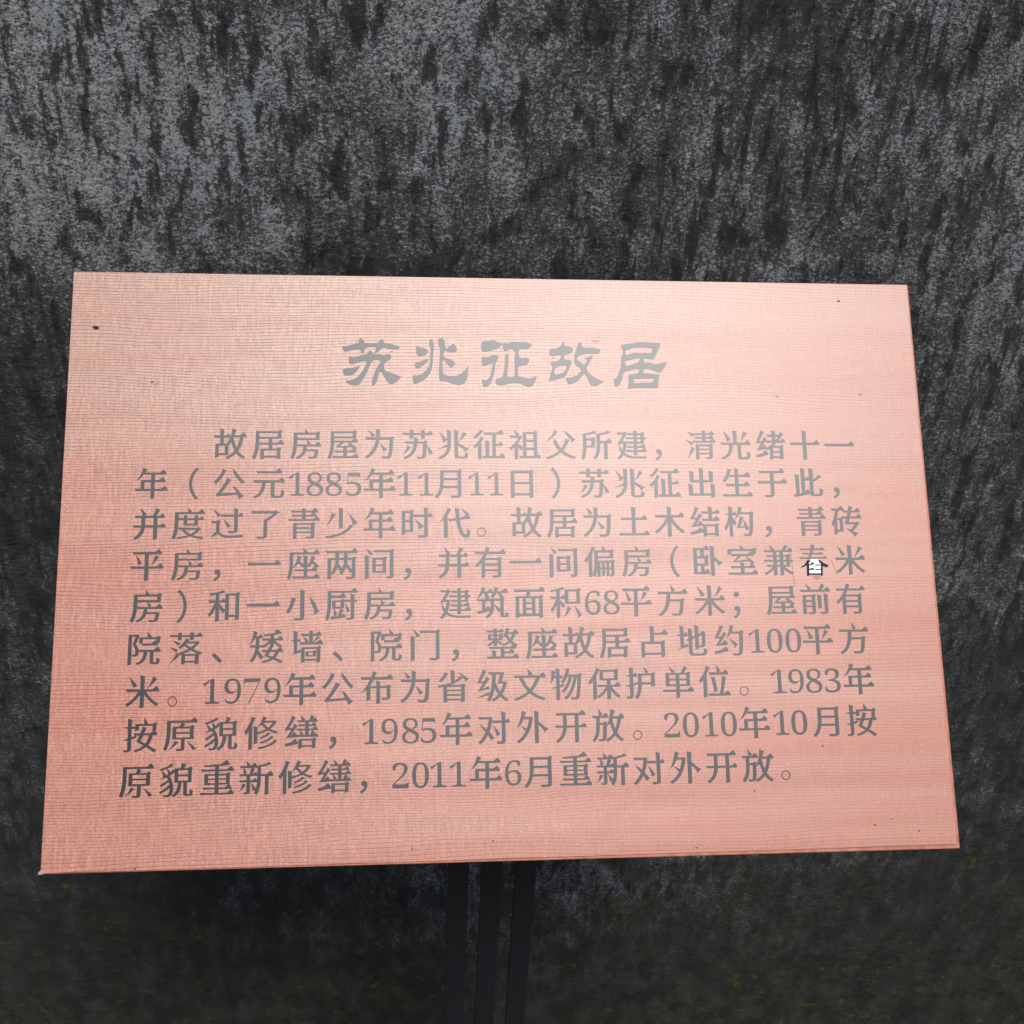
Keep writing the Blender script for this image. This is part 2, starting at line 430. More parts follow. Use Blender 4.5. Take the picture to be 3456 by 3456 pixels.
M_STAIN = plain('resin_stain', (0.27, 0.088, 0.050), 0.45, nscale=250, namp=0.3)
def face_point(px, py):
    d = cam_ray(px, py); q = BOARD.inverted() @ (CAM + d * (-DIST / d.dot(NB)))
    return q.x, q.y
for k, (px, py, a, b, rot) in enumerate(((2011, 1152, 0.0036, 0.0012, 0.0), (2017, 1139, 0.0010, 0.0005, 0.3), (2032, 1139, 0.0009, 0.0004, 0.0), (2622, 1338, 0.0022, 0.0012, -0.3), (2903, 1330, 0.0030, 0.0014, 0.1))):
    u, v = face_point(px, py)
    face_part('stain', sheet_bmesh([blob(u, v, a, b, 16, rot, 0.25, k + 20)], -0.0004, 0.00015), M_STAIN)
u, v = 0.0005, 0.0006
face_part('chipped_corner', sheet_bmesh([blob(u, v, 0.0021, 0.0017, 9, 0.4, 0.35, 5)], -0.0012, 0.0003), plain('bare_splinter', (0.30, 0.20, 0.17), 0.8, nscale=400, namp=0.4))

# ---- lettering
# outlines of the characters on the board, in thousandths of the character's width
GLYPHS = {
 "、":[[[272,-69],[354,1],[256,108],[155,204],[117,236],[39,167],[142,73],[238,-28]]],
 "。":[[[194,232],[150,225],[112,205],[81,175],[61,136],[54,92],[61,47],[81,9],[112,-22],[150,-42],[194,-49],[239,-42],[277,-22],[308,9],[328,47],[335,92],[328,136],[308,175],[277,205],[239,225]],[[194,-22],[137,-7],[96,34],[81,92],[96,149],[137,190],[194,205],[252,190],[293,149],[308,92],[293,34],[252,-7]]],
 "一":[[[16,432],[43,352],[999,354],[994,423],[923,516],[889,499],[802,426]]],
 "两":[[[84,554],[80,-90],[193,-67],[193,494],[316,494],[308,409],[302,367],[293,324],[280,281],[264,239],[243,197],[216,157],[180,115],[221,76],[240,51],[281,94],[312,132],[338,172],[360,213],[378,255],[384,274],[416,228],[424,193],[468,166],[529,238],[462,316],[411,380],[422,494],[572,494],[564,409],[558,367],[549,324],[536,281],[519,239],[498,197],[472,157],[435,115],[477,76],[496,51],[537,94],[568,133],[595,174],[617,216],[635,259],[642,280],[715,179],[738,126],[782,99],[843,168],[778,244],[689,357],[667,382],[678,494],[809,494],[809,17],[805,-7],[803,-9],[742,-12],[630,-10],[649,-61],[652,-76],[782,-74],[823,-71],[868,-61],[902,-40],[914,-17],[918,14],[918,506],[948,548],[948,546],[891,593],[870,586],[807,554],[679,554],[679,703],[980,703],[976,762],[905,855],[871,838],[784,765],[33,771],[59,701],[316,703],[316,554]],[[423,703],[572,703],[572,554],[423,554]]],
 "为":[[[234,662],[237,642],[272,620],[359,663],[246,767],[162,830]],[[598,216],[604,183],[641,160],[726,207],[655,283],[581,354],[494,424]],[[382,860],[394,720],[390,594],[54,600],[81,527],[383,529],[366,437],[354,392],[339,346],[320,300],[298,254],[271,208],[239,163],[202,118],[159,74],[110,31],[50,-12],[93,-51],[110,-72],[177,-25],[232,19],[280,66],[323,114],[360,163],[392,214],[419,265],[442,317],[460,369],[474,421],[493,529],[804,529],[788,231],[773,102],[762,51],[759,36],[741,8],[734,2],[730,1],[611,3],[550,7],[563,-19],[569,-45],[570,-62],[717,-66],[747,-64],[792,-57],[825,-41],[837,-33],[851,-20],[871,23],[885,88],[900,238],[918,547],[948,588],[948,586],[891,633],[870,626],[807,594],[501,594],[508,794],[519,819]]],
 "了":[[[69,763],[96,691],[744,693],[671,629],[590,568],[506,514],[447,482],[447,19],[443,-6],[440,-8],[367,-11],[241,-9],[263,-60],[266,-75],[429,-72],[463,-69],[502,-61],[541,-41],[556,-17],[560,16],[560,462],[628,502],[713,559],[793,622],[863,688],[914,720],[821,789],[801,757]]],
 "于":[[[96,770],[123,697],[453,699],[453,436],[27,442],[54,369],[453,371],[453,31],[449,4],[444,0],[414,-3],[246,-1],[269,-55],[273,-70],[437,-67],[469,-63],[509,-54],[546,-34],[561,-8],[566,29],[566,371],[985,371],[980,433],[909,526],[875,509],[788,436],[566,436],[566,699],[915,699],[910,761],[839,854],[805,837],[718,764]]],
 "代":[[[834,658],[846,628],[888,607],[959,654],[877,719],[794,775],[712,822]],[[519,848],[552,522],[299,497],[336,426],[559,458],[583,305],[598,238],[615,176],[635,120],[659,70],[685,26],[715,-10],[748,-38],[784,-57],[821,-69],[859,-74],[898,-69],[928,-51],[939,-40],[961,3],[978,63],[990,135],[933,169],[897,199],[887,109],[878,57],[857,9],[852,6],[842,9],[804,34],[784,59],[765,90],[747,127],[730,169],[715,218],[688,333],[666,473],[992,510],[979,565],[907,660],[873,643],[783,567],[659,537],[641,784],[646,785],[655,807]],[[293,848],[261,750],[171,582],[121,503],[68,430],[7,373],[135,443],[172,479],[178,-87],[293,-64],[293,610],[354,718],[410,798]]],
 "位":[[[341,659],[368,588],[952,590],[948,650],[877,743],[843,726],[757,653]],[[407,527],[472,205],[483,63],[592,116],[560,327],[523,477],[535,507]],[[590,749],[588,678],[614,656],[719,691],[645,806],[582,891]],[[299,35],[325,-35],[993,-33],[989,26],[918,119],[884,102],[797,29],[763,29],[849,418],[885,500],[746,557],[713,256],[661,29]],[[265,854],[235,751],[193,664],[143,581],[90,506],[26,435],[59,381],[76,346],[138,415],[163,446],[159,-87],[272,-64],[272,607],[330,722],[384,805]]],
 "保":[[[469,731],[807,731],[807,537],[469,537]],[[363,788],[363,479],[581,479],[581,345],[279,351],[305,284],[545,286],[520,247],[459,171],[425,135],[389,102],[353,72],[315,45],[271,20],[308,-21],[322,-42],[367,-15],[442,41],[513,109],[578,185],[580,188],[577,-89],[690,-66],[690,192],[721,149],[786,74],[856,10],[892,-16],[933,-44],[968,-1],[987,19],[945,45],[910,72],[841,135],[779,208],[752,247],[727,286],[991,286],[987,342],[920,430],[887,414],[806,345],[690,345],[690,479],[916,479],[916,740],[946,782],[946,780],[889,827],[868,820],[805,788]],[[257,855],[225,752],[182,666],[131,584],[76,510],[11,439],[43,384],[59,350],[126,422],[156,460],[152,-86],[262,-63],[262,613],[320,724],[374,806]]],
 "修":[[[682,405],[648,350],[630,337],[589,313],[500,273],[450,256],[478,226],[486,213],[591,254],[638,277],[683,302],[722,331],[772,358]],[[777,306],[746,250],[731,238],[694,214],[609,172],[516,139],[461,125],[488,91],[494,79],[605,114],[700,154],[744,177],[785,202],[820,231],[868,259]],[[870,198],[841,141],[828,129],[794,104],[756,81],[670,42],[573,11],[468,-12],[405,-23],[432,-63],[438,-76],[564,-50],[670,-20],[767,18],[811,39],[853,62],[891,88],[924,118],[970,147]],[[277,584],[285,68],[387,92],[391,516],[402,542]],[[561,673],[824,673],[797,633],[766,596],[731,561],[692,532],[651,564],[615,600],[586,637]],[[544,859],[532,800],[491,708],[468,664],[442,621],[415,580],[360,523],[476,591],[504,615],[562,549],[595,520],[630,491],[551,455],[463,425],[363,401],[388,363],[393,350],[491,374],[574,401],[653,434],[690,454],[761,416],[842,384],[942,356],[964,393],[978,411],[874,437],[789,472],[753,490],[790,518],[826,549],[860,583],[890,621],[918,662],[939,706],[890,731],[871,727],[598,726],[660,814]],[[214,852],[189,746],[152,658],[110,574],[63,498],[7,424],[38,367],[53,327],[115,406],[136,436],[132,-89],[241,-66],[241,619],[286,728],[331,805]]],
 "偏":[[[341,727],[339,398],[330,256],[317,160],[297,66],[284,22],[269,-20],[322,-57],[351,-86],[386,13],[409,108],[431,257],[444,493],[931,493],[931,679],[961,721],[961,719],[904,766],[883,759],[820,727],[703,727],[647,804],[575,875],[594,727]],[[259,854],[229,751],[186,664],[136,581],[82,506],[18,435],[50,381],[66,347],[130,417],[157,450],[153,-87],[262,-64],[262,602],[301,676],[378,805]],[[444,673],[823,673],[823,547],[444,547]],[[852,366],[852,205],[794,205],[794,366]],[[423,416],[419,-86],[517,-62],[517,155],[568,155],[564,-61],[653,-35],[653,155],[708,155],[704,-57],[794,-32],[794,155],[852,155],[851,-19],[851,-19],[779,-19],[794,-59],[796,-69],[889,-64],[922,-54],[939,-38],[944,-24],[946,-4],[946,368],[976,410],[976,408],[919,455],[898,448],[835,416]],[[517,205],[517,366],[568,366],[568,205]],[[653,366],[708,366],[708,205],[653,205]]],
 "元":[[[120,763],[146,693],[895,695],[891,754],[820,847],[786,830],[700,757]],[[31,483],[58,411],[298,413],[286,312],[278,266],[267,222],[253,180],[235,141],[212,103],[183,67],[147,34],[102,5],[43,-23],[61,-41],[75,-63],[84,-81],[149,-52],[198,-25],[241,4],[278,37],[309,74],[336,114],[358,157],[375,203],[388,251],[405,353],[411,413],[566,413],[566,49],[571,3],[587,-28],[631,-51],[697,-57],[842,-57],[900,-49],[937,-24],[956,14],[967,66],[974,149],[934,163],[909,176],[870,202],[867,98],[858,34],[843,7],[831,4],[706,4],[690,6],[681,14],[676,52],[676,413],[981,413],[976,474],[905,567],[871,550],[784,477]]],
 "兆":[[[178,555],[196,444],[343,544],[281,575],[200,664],[77,776]],[[822,780],[784,677],[740,581],[642,435],[808,575],[938,713]],[[538,850],[550,62],[555,5],[572,-30],[616,-55],[684,-62],[850,-62],[915,-52],[953,-20],[967,15],[979,86],[938,99],[914,112],[877,135],[869,46],[854,6],[839,0],[692,0],[676,2],[663,17],[659,64],[659,350],[768,281],[828,238],[880,146],[1000,267],[901,285],[801,351],[656,432],[659,436],[663,783],[674,809]],[[316,850],[327,379],[27,226],[320,311],[313,271],[302,229],[287,189],[267,149],[241,110],[207,73],[166,38],[115,5],[47,-28],[79,-71],[89,-90],[166,-55],[223,-22],[272,13],[314,52],[348,93],[377,137],[398,184],[414,233],[425,284],[432,336],[436,443],[440,783],[451,809]]],
 "光":[[[186,684],[214,589],[226,526],[256,503],[357,544],[308,626],[250,705],[138,830]],[[774,821],[748,718],[716,621],[665,498],[801,638],[899,765]],[[430,862],[442,453],[28,459],[54,390],[306,392],[292,282],[282,234],[269,189],[250,147],[226,107],[194,70],[152,36],[99,6],[29,-20],[46,-40],[60,-64],[69,-82],[139,-56],[191,-32],[237,-5],[276,25],[310,59],[338,96],[362,138],[380,182],[394,229],[412,331],[418,392],[570,392],[570,31],[575,-14],[591,-45],[635,-67],[701,-73],[846,-73],[902,-66],[940,-41],[959,-6],[969,42],[976,120],[911,148],[874,172],[869,76],[861,15],[846,-9],[841,-11],[709,-12],[693,-10],[684,-3],[679,33],[679,392],[986,392],[982,450],[911,543],[877,526],[790,453],[552,453],[556,795],[567,821]]],
 "公":[[[303,828],[272,727],[226,643],[172,563],[113,492],[45,429],[98,389],[121,367],[185,428],[244,496],[300,571],[351,653],[404,756],[427,781]],[[602,839],[620,714],[713,575],[806,462],[867,398],[902,365],[946,415],[971,438],[904,500],[839,573],[777,655],[717,739]],[[145,-13],[221,3],[764,43],[814,-99],[965,1],[876,61],[728,258],[622,305],[723,103],[273,77],[355,178],[459,331],[573,491],[446,555],[402,441],[320,302],[230,172],[184,113],[141,70],[120,58],[140,4]]],
 "兼":[[[725,862],[669,777],[606,697],[333,697],[392,726],[382,738],[292,800],[210,849],[292,697],[45,703],[71,641],[336,643],[336,544],[114,550],[140,492],[336,494],[336,398],[29,404],[55,342],[336,344],[336,238],[106,244],[132,186],[308,188],[276,154],[242,121],[205,90],[165,61],[123,35],[81,12],[33,-9],[67,-48],[79,-67],[168,-22],[249,31],[324,93],[336,104],[332,-89],[442,-66],[442,188],[547,188],[543,-89],[654,-66],[654,117],[706,69],[789,10],[873,-38],[923,-61],[951,-20],[968,-2],[921,18],[834,65],[752,123],[715,155],[680,188],[863,188],[863,344],[963,344],[963,398],[863,398],[863,496],[893,538],[893,536],[836,583],[815,576],[752,544],[654,544],[654,643],[967,643],[962,694],[893,784],[859,768],[775,697],[716,697],[823,815]],[[442,643],[547,643],[547,544],[442,544]],[[442,344],[547,344],[547,238],[442,238]],[[442,398],[442,494],[547,494],[547,398]],[[654,344],[756,344],[756,238],[654,238]],[[654,398],[654,494],[756,494],[756,398]]],
 "出":[[[75,362],[87,-16],[797,-16],[793,-87],[912,-64],[916,296],[927,322],[785,362],[797,49],[556,49],[556,409],[872,409],[876,705],[887,731],[745,771],[757,472],[556,472],[560,794],[571,820],[428,860],[440,472],[245,472],[249,704],[260,730],[121,771],[133,409],[440,409],[440,49],[204,49],[208,296],[219,322]]],
 "前":[[[575,536],[583,94],[691,118],[695,469],[706,495]],[[778,566],[790,15],[787,-7],[784,-10],[786,-10],[641,-9],[661,-58],[664,-71],[777,-69],[812,-66],[853,-56],[883,-37],[895,-16],[898,12],[902,499],[913,525]],[[721,866],[671,769],[613,677],[308,677],[388,706],[379,721],[294,797],[211,861],[287,677],[26,683],[52,616],[985,618],[981,674],[910,767],[876,750],[789,677],[722,677],[825,818]],[[392,306],[392,195],[204,195],[204,306]],[[392,355],[204,355],[204,464],[392,464]],[[99,518],[95,-84],[204,-61],[204,146],[392,146],[390,-12],[389,-14],[268,-14],[287,-59],[290,-71],[367,-70],[412,-68],[460,-56],[487,-38],[496,-19],[499,5],[499,470],[529,512],[529,510],[472,557],[451,550],[388,518]]],
 "十":[[[432,860],[444,461],[27,467],[54,392],[444,394],[440,-89],[559,-66],[559,394],[991,394],[986,458],[915,551],[881,534],[794,461],[559,461],[563,794],[574,820]]],
 "单":[[[238,442],[442,442],[442,324],[238,324]],[[553,442],[768,442],[768,324],[553,324]],[[238,608],[442,608],[442,492],[238,492]],[[553,608],[768,608],[768,492],[553,492]],[[708,857],[654,756],[593,662],[354,662],[417,693],[407,710],[319,791],[235,853],[321,662],[131,662],[131,270],[442,270],[442,165],[27,171],[53,103],[442,105],[438,-88],[553,-65],[553,105],[987,105],[983,162],[912,255],[878,238],[791,165],[553,165],[553,270],[878,270],[878,614],[908,656],[908,654],[851,701],[810,686],[795,662],[700,662],[812,809]]],
 "占":[[[138,377],[134,-88],[245,-65],[245,-11],[751,-11],[747,-83],[861,-60],[861,329],[891,371],[891,369],[834,416],[813,409],[750,377],[539,377],[539,587],[964,587],[960,644],[889,737],[855,720],[768,647],[539,647],[543,795],[554,821],[417,862],[429,377]],[[245,50],[245,316],[751,316],[751,50]]],
 "卧":[[[191,469],[436,469],[436,304],[191,304]],[[191,244],[308,244],[308,39],[191,39]],[[191,530],[191,720],[309,720],[309,530]],[[581,778],[510,871],[476,854],[389,781],[83,781],[83,-23],[595,-23],[591,36],[520,129],[486,112],[399,39],[413,39],[413,244],[545,244],[545,482],[575,524],[575,522],[518,569],[477,554],[462,530],[413,530],[413,720],[585,720]],[[618,850],[626,-83],[739,-60],[739,414],[834,322],[871,226],[1001,337],[880,393],[744,513],[739,510],[743,783],[754,809]]],
 "原":[[[386,407],[771,407],[771,303],[386,303]],[[386,557],[771,557],[771,454],[386,454]],[[843,-18],[845,-32],[886,-53],[964,-7],[686,224]],[[353,217],[314,133],[267,55],[170,-49],[313,35],[417,135],[462,169]],[[114,780],[113,412],[108,316],[96,217],[76,120],[62,73],[45,28],[24,-15],[79,-47],[108,-70],[132,-24],[153,21],[183,117],[203,217],[218,366],[222,501],[222,720],[981,720],[977,777],[906,870],[872,853],[785,780]],[[524,723],[475,606],[278,606],[278,253],[524,253],[524,5],[521,-16],[519,-18],[521,-18],[383,-17],[399,-62],[402,-74],[515,-73],[549,-70],[590,-61],[618,-43],[628,-23],[631,2],[631,253],[881,253],[881,558],[911,600],[911,598],[854,645],[833,638],[770,606],[582,606],[639,690]]],
 "厨":[[[195,644],[221,583],[634,585],[630,635],[559,728],[525,711],[439,638]],[[332,458],[478,458],[478,318],[332,318]],[[231,503],[231,272],[581,272],[581,455],[611,497],[611,495],[554,542],[533,535],[470,503]],[[283,137],[287,35],[386,82],[378,110],[335,195],[271,291]],[[641,280],[659,191],[664,137],[761,194],[751,222],[705,301],[606,429]],[[770,708],[782,520],[570,526],[596,459],[782,461],[782,10],[779,-12],[776,-15],[780,-15],[652,-15],[669,-61],[671,-74],[751,-73],[799,-70],[848,-59],[876,-40],[886,-20],[889,8],[889,461],[972,461],[972,520],[889,520],[893,642],[904,667]],[[460,264],[432,124],[401,33],[168,13],[205,-54],[645,6],[636,52],[570,111],[478,51],[492,57],[579,218]],[[97,788],[94,356],[88,255],[75,153],[54,54],[40,8],[23,-35],[80,-67],[109,-90],[130,-41],[160,54],[180,155],[197,309],[203,496],[203,731],[985,731],[981,785],[910,878],[876,861],[789,788]]],
 "和":[[[514,742],[510,-44],[621,-21],[621,52],[810,52],[806,-37],[920,-14],[920,694],[950,736],[950,734],[893,781],[872,774],[809,742]],[[621,114],[621,680],[810,680],[810,114]],[[439,848],[348,798],[216,768],[47,740],[62,702],[64,689],[230,713],[230,539],[23,545],[49,477],[215,479],[176,384],[129,291],[75,207],[49,171],[15,132],[45,82],[62,45],[123,118],[173,191],[219,273],[235,317],[226,-87],[338,-64],[338,317],[412,202],[459,177],[519,249],[338,441],[338,479],[526,479],[523,536],[477,597],[453,586],[396,539],[338,539],[338,734],[511,773]]],
 "土":[[[429,858],[441,513],[88,519],[115,448],[441,450],[441,33],[24,39],[51,-32],[987,-30],[983,30],[912,123],[878,106],[791,33],[555,33],[555,450],[923,450],[919,510],[848,603],[814,586],[727,513],[555,513],[559,792],[570,818]]],
 "地":[[[400,769],[412,464],[304,399],[412,400],[412,78],[416,29],[429,-5],[459,-32],[518,-49],[577,-52],[824,-52],[888,-45],[934,-23],[959,11],[971,50],[980,117],[941,128],[917,140],[881,164],[875,85],[860,28],[841,10],[821,6],[580,6],[543,10],[525,26],[518,78],[518,435],[618,478],[614,134],[723,157],[723,522],[829,567],[825,297],[824,281],[813,249],[809,245],[809,245],[728,247],[741,204],[743,190],[824,193],[853,197],[899,215],[918,237],[926,264],[935,504],[935,646],[938,647],[852,689],[821,636],[723,595],[727,795],[738,821],[606,862],[618,551],[518,509],[522,702],[533,728]],[[12,119],[401,222],[360,307],[258,248],[258,533],[389,533],[386,591],[340,652],[316,641],[259,594],[258,594],[262,783],[273,809],[141,850],[153,592],[30,572],[153,536],[158,186]]],
 "墙":[[[575,210],[702,210],[702,124],[575,124]],[[486,242],[486,92],[792,92],[792,194],[822,236],[822,234],[765,281],[744,274],[681,242]],[[452,576],[468,523],[506,499],[578,542],[475,634],[397,688]],[[825,694],[773,604],[690,486],[825,576],[902,645]],[[588,836],[588,749],[336,755],[362,693],[588,695],[588,500],[299,506],[325,443],[996,445],[992,497],[921,590],[887,573],[800,500],[693,500],[693,695],[950,695],[946,746],[888,823],[859,809],[787,749],[693,749],[693,836]],[[358,362],[354,-89],[459,-65],[459,-30],[817,-30],[813,-86],[921,-62],[921,314],[951,356],[951,354],[894,401],[873,394],[810,362]],[[459,20],[459,312],[817,312],[817,20]],[[14,129],[367,219],[328,301],[240,249],[240,535],[338,535],[338,594],[240,594],[244,783],[255,809],[125,850],[137,592],[31,573],[137,539],[142,187]]],
 "外":[[[209,857],[191,741],[133,546],[98,458],[79,417],[33,350],[150,438],[188,489],[236,567],[262,621],[420,621],[401,518],[376,427],[346,346],[235,406],[164,432],[264,324],[314,275],[291,236],[266,196],[239,159],[210,125],[179,93],[147,63],[76,12],[35,-12],[57,-31],[78,-55],[95,-77],[154,-42],[205,-6],[254,34],[300,81],[343,133],[383,191],[419,255],[452,326],[481,403],[505,486],[526,576],[540,666],[475,686],[458,682],[282,682],[336,816]],[[582,862],[590,-88],[706,-65],[706,445],[806,355],[860,298],[867,224],[1007,341],[924,364],[796,477],[716,541],[706,534],[710,795],[721,821]]],
 "室":[[[122,217],[148,153],[444,155],[444,11],[32,17],[58,-49],[983,-47],[979,8],[908,101],[874,84],[787,11],[555,11],[555,155],[894,155],[890,208],[819,301],[785,284],[698,211],[555,211],[559,277],[570,302],[432,343],[445,211]],[[237,343],[731,360],[772,302],[815,281],[886,330],[808,393],[688,472],[607,517],[692,414],[303,378],[408,463],[483,533],[873,533],[869,585],[798,678],[764,661],[678,588],[146,594],[172,531],[373,528],[297,444],[221,371],[184,346],[145,343]],[[458,746],[53,746],[49,565],[160,588],[160,688],[838,688],[834,565],[948,588],[948,698],[978,740],[978,738],[921,785],[900,778],[837,746],[573,746],[516,813],[446,874]]],
 "对":[[[546,320],[573,235],[580,178],[611,153],[703,200],[672,246],[647,288],[581,372],[496,458]],[[211,330],[263,269],[217,183],[192,142],[165,104],[137,70],[107,38],[77,9],[38,-19],[77,-63],[93,-87],[168,-27],[231,36],[289,111],[332,184],[380,116],[404,60],[446,34],[523,101],[458,176],[378,277],[420,399],[454,538],[476,687],[412,705],[398,702],[43,707],[69,638],[362,640],[344,534],[322,438],[295,357],[163,456],[88,497]],[[736,862],[748,594],[455,600],[481,530],[748,532],[748,23],[744,-2],[739,-7],[741,-7],[591,-5],[609,-59],[613,-74],[733,-71],[768,-68],[811,-56],[840,-36],[852,-13],[856,21],[856,532],[989,532],[986,591],[940,652],[916,641],[859,594],[856,594],[860,795],[871,821]]],
 "小":[[[435,847],[447,25],[443,-2],[437,-7],[436,-8],[258,-7],[280,-60],[284,-75],[419,-73],[461,-69],[507,-59],[543,-39],[557,-13],[562,23],[566,781],[577,807]],[[766,428],[830,284],[858,204],[856,94],[1019,189],[973,222],[933,327],[873,452],[708,636]],[[173,615],[165,500],[137,403],[98,308],[76,263],[52,221],[24,182],[81,152],[110,132],[138,168],[164,206],[209,293],[247,386],[291,530],[304,525],[318,558]]],
 "少":[[[207,700],[179,600],[147,511],[110,426],[47,321],[154,407],[241,524],[326,652]],[[817,443],[854,311],[997,409],[898,487],[699,719]],[[744,342],[708,264],[684,236],[641,196],[592,159],[538,126],[479,96],[415,71],[347,48],[274,29],[198,12],[117,-1],[23,-13],[48,-60],[53,-77],[155,-62],[238,-47],[317,-29],[393,-8],[464,15],[531,42],[594,73],[652,107],[706,145],[755,187],[797,235],[852,285]],[[420,862],[428,214],[540,237],[544,795],[555,821]]],
 "居":[[[237,724],[790,724],[790,603],[237,603]],[[237,547],[522,547],[522,425],[236,425]],[[279,239],[275,-89],[385,-66],[385,-40],[774,-40],[769,-87],[882,-64],[882,191],[912,233],[912,231],[855,278],[834,271],[771,239],[631,239],[631,367],[977,367],[973,422],[902,515],[868,498],[781,425],[631,425],[631,547],[899,547],[899,733],[929,775],[929,773],[872,820],[851,813],[788,781],[128,781],[127,403],[120,304],[107,202],[96,152],[83,102],[67,54],[48,8],[23,-37],[79,-68],[107,-90],[132,-48],[154,-7],[187,81],[210,174],[225,269],[233,367],[522,367],[522,239]],[[385,17],[385,182],[773,182],[773,17]]],
 "屋":[[[233,731],[793,731],[793,622],[233,622]],[[124,784],[121,378],[114,284],[100,188],[78,94],[63,49],[45,5],[24,-36],[81,-67],[110,-89],[136,-42],[158,5],[176,54],[203,158],[220,264],[231,417],[233,569],[902,569],[902,736],[932,778],[932,776],[875,823],[854,816],[791,784]],[[318,280],[511,274],[511,176],[241,182],[267,122],[511,124],[511,5],[165,11],[191,-48],[985,-46],[981,1],[910,95],[876,78],[789,5],[618,5],[618,124],[906,124],[902,173],[837,257],[806,242],[727,176],[618,176],[618,280],[772,289],[819,230],[863,210],[934,257],[744,407],[702,436],[955,436],[951,484],[880,578],[846,561],[760,488],[195,494],[221,434],[407,436],[343,355],[304,311],[271,286],[264,285]],[[645,397],[724,336],[389,318],[454,371],[522,436],[708,436]]],
 "布":[[[391,863],[348,730],[329,682],[33,688],[60,617],[302,619],[205,446],[149,363],[117,324],[84,286],[18,239],[115,270],[179,317],[196,331],[201,4],[314,27],[314,365],[492,365],[488,-90],[602,-67],[602,365],[794,365],[794,110],[791,88],[788,85],[789,85],[638,86],[657,41],[659,28],[781,29],[818,32],[860,42],[890,61],[900,81],[903,107],[903,378],[933,420],[933,418],[876,465],[855,458],[792,426],[602,426],[606,522],[617,547],[480,588],[492,426],[301,426],[368,533],[413,619],[979,619],[975,679],[904,772],[870,755],[783,682],[441,682],[501,821]]],
 "平":[[[238,442],[237,408],[264,386],[364,424],[313,511],[255,600],[178,694]],[[734,673],[699,532],[673,446],[643,373],[771,506],[860,624]],[[24,349],[51,276],[442,278],[438,-88],[554,-65],[554,278],[988,278],[983,340],[912,433],[878,416],[791,343],[554,343],[554,703],[932,703],[927,765],[856,858],[822,841],[735,768],[77,774],[104,701],[442,703],[442,343]]],
 "年":[[[20,224],[47,154],[495,156],[491,-89],[606,-66],[606,156],[992,156],[988,215],[917,308],[883,291],[796,218],[606,218],[606,427],[922,427],[917,485],[847,576],[814,560],[729,488],[606,488],[606,652],[945,652],[941,711],[870,804],[836,787],[749,714],[316,714],[380,814],[256,861],[227,760],[190,670],[146,586],[95,509],[43,455],[170,532],[213,577],[277,655],[495,652],[495,488],[196,488],[196,219]],[[305,218],[305,427],[495,427],[495,218]]],
 "并":[[[625,566],[625,339],[380,339],[380,566]],[[683,861],[659,765],[620,679],[595,629],[61,635],[88,564],[268,566],[268,339],[24,345],[51,275],[263,277],[256,234],[247,195],[233,156],[213,117],[187,79],[152,42],[108,6],[48,-30],[87,-71],[100,-92],[165,-56],[214,-22],[256,13],[291,52],[319,92],[341,135],[358,179],[369,225],[376,277],[625,277],[621,-89],[737,-66],[737,277],[982,277],[979,336],[922,410],[894,396],[826,339],[737,339],[737,566],[951,566],[947,626],[892,699],[864,685],[797,629],[703,629],[816,808]],[[266,743],[291,671],[292,643],[323,621],[420,666],[361,735],[299,798],[220,865]]],
 "度":[[[369,639],[369,553],[198,558],[224,498],[369,500],[369,334],[792,334],[792,500],[967,500],[964,549],[918,610],[894,599],[837,552],[792,552],[792,639],[684,639],[684,552],[475,552],[475,639]],[[684,500],[684,384],[475,384],[475,500]],[[753,208],[725,177],[694,148],[659,122],[621,98],[579,77],[538,99],[501,123],[468,150],[439,178],[413,208]],[[212,266],[238,206],[387,208],[328,184],[356,152],[387,122],[421,95],[458,70],[499,44],[415,20],[283,-4],[181,-16],[202,-59],[206,-72],[360,-49],[449,-30],[534,-5],[576,9],[654,-20],[738,-44],[872,-69],[933,-77],[953,-40],[968,-20],[824,-1],[739,19],[657,44],[703,70],[745,96],[783,126],[818,159],[847,197],[890,237],[802,290],[790,260]],[[496,736],[109,736],[106,335],[99,238],[84,141],[74,93],[61,47],[45,2],[26,-40],[84,-67],[114,-88],[136,-44],[154,0],[182,93],[200,191],[215,337],[218,469],[218,675],[986,675],[982,733],[911,826],[877,809],[790,736],[613,736],[556,807],[486,873]]],
 "座":[[[728,631],[729,552],[718,514],[703,472],[684,432],[661,396],[635,362],[623,351],[627,578],[638,604],[504,645],[516,223],[228,229],[254,164],[516,166],[516,7],[163,13],[189,-51],[991,-49],[987,4],[916,97],[882,80],[795,7],[623,7],[623,166],[928,166],[924,220],[856,309],[823,293],[741,223],[623,223],[623,308],[660,278],[694,307],[723,337],[750,371],[770,401],[859,317],[876,286],[923,264],[980,319],[803,466],[823,521],[838,541],[856,578]],[[321,631],[322,550],[311,509],[296,464],[275,422],[257,377],[225,318],[177,273],[274,314],[310,339],[360,385],[368,400],[431,334],[440,307],[486,284],[544,342],[463,413],[402,470],[423,546],[433,540],[450,579]],[[518,729],[95,729],[94,364],[88,264],[75,161],[64,111],[52,62],[36,15],[15,-29],[71,-64],[100,-88],[124,-39],[143,8],[159,58],[181,161],[195,265],[203,456],[203,669],[987,669],[983,726],[912,819],[878,802],[791,729],[632,729],[565,805],[487,869]]],
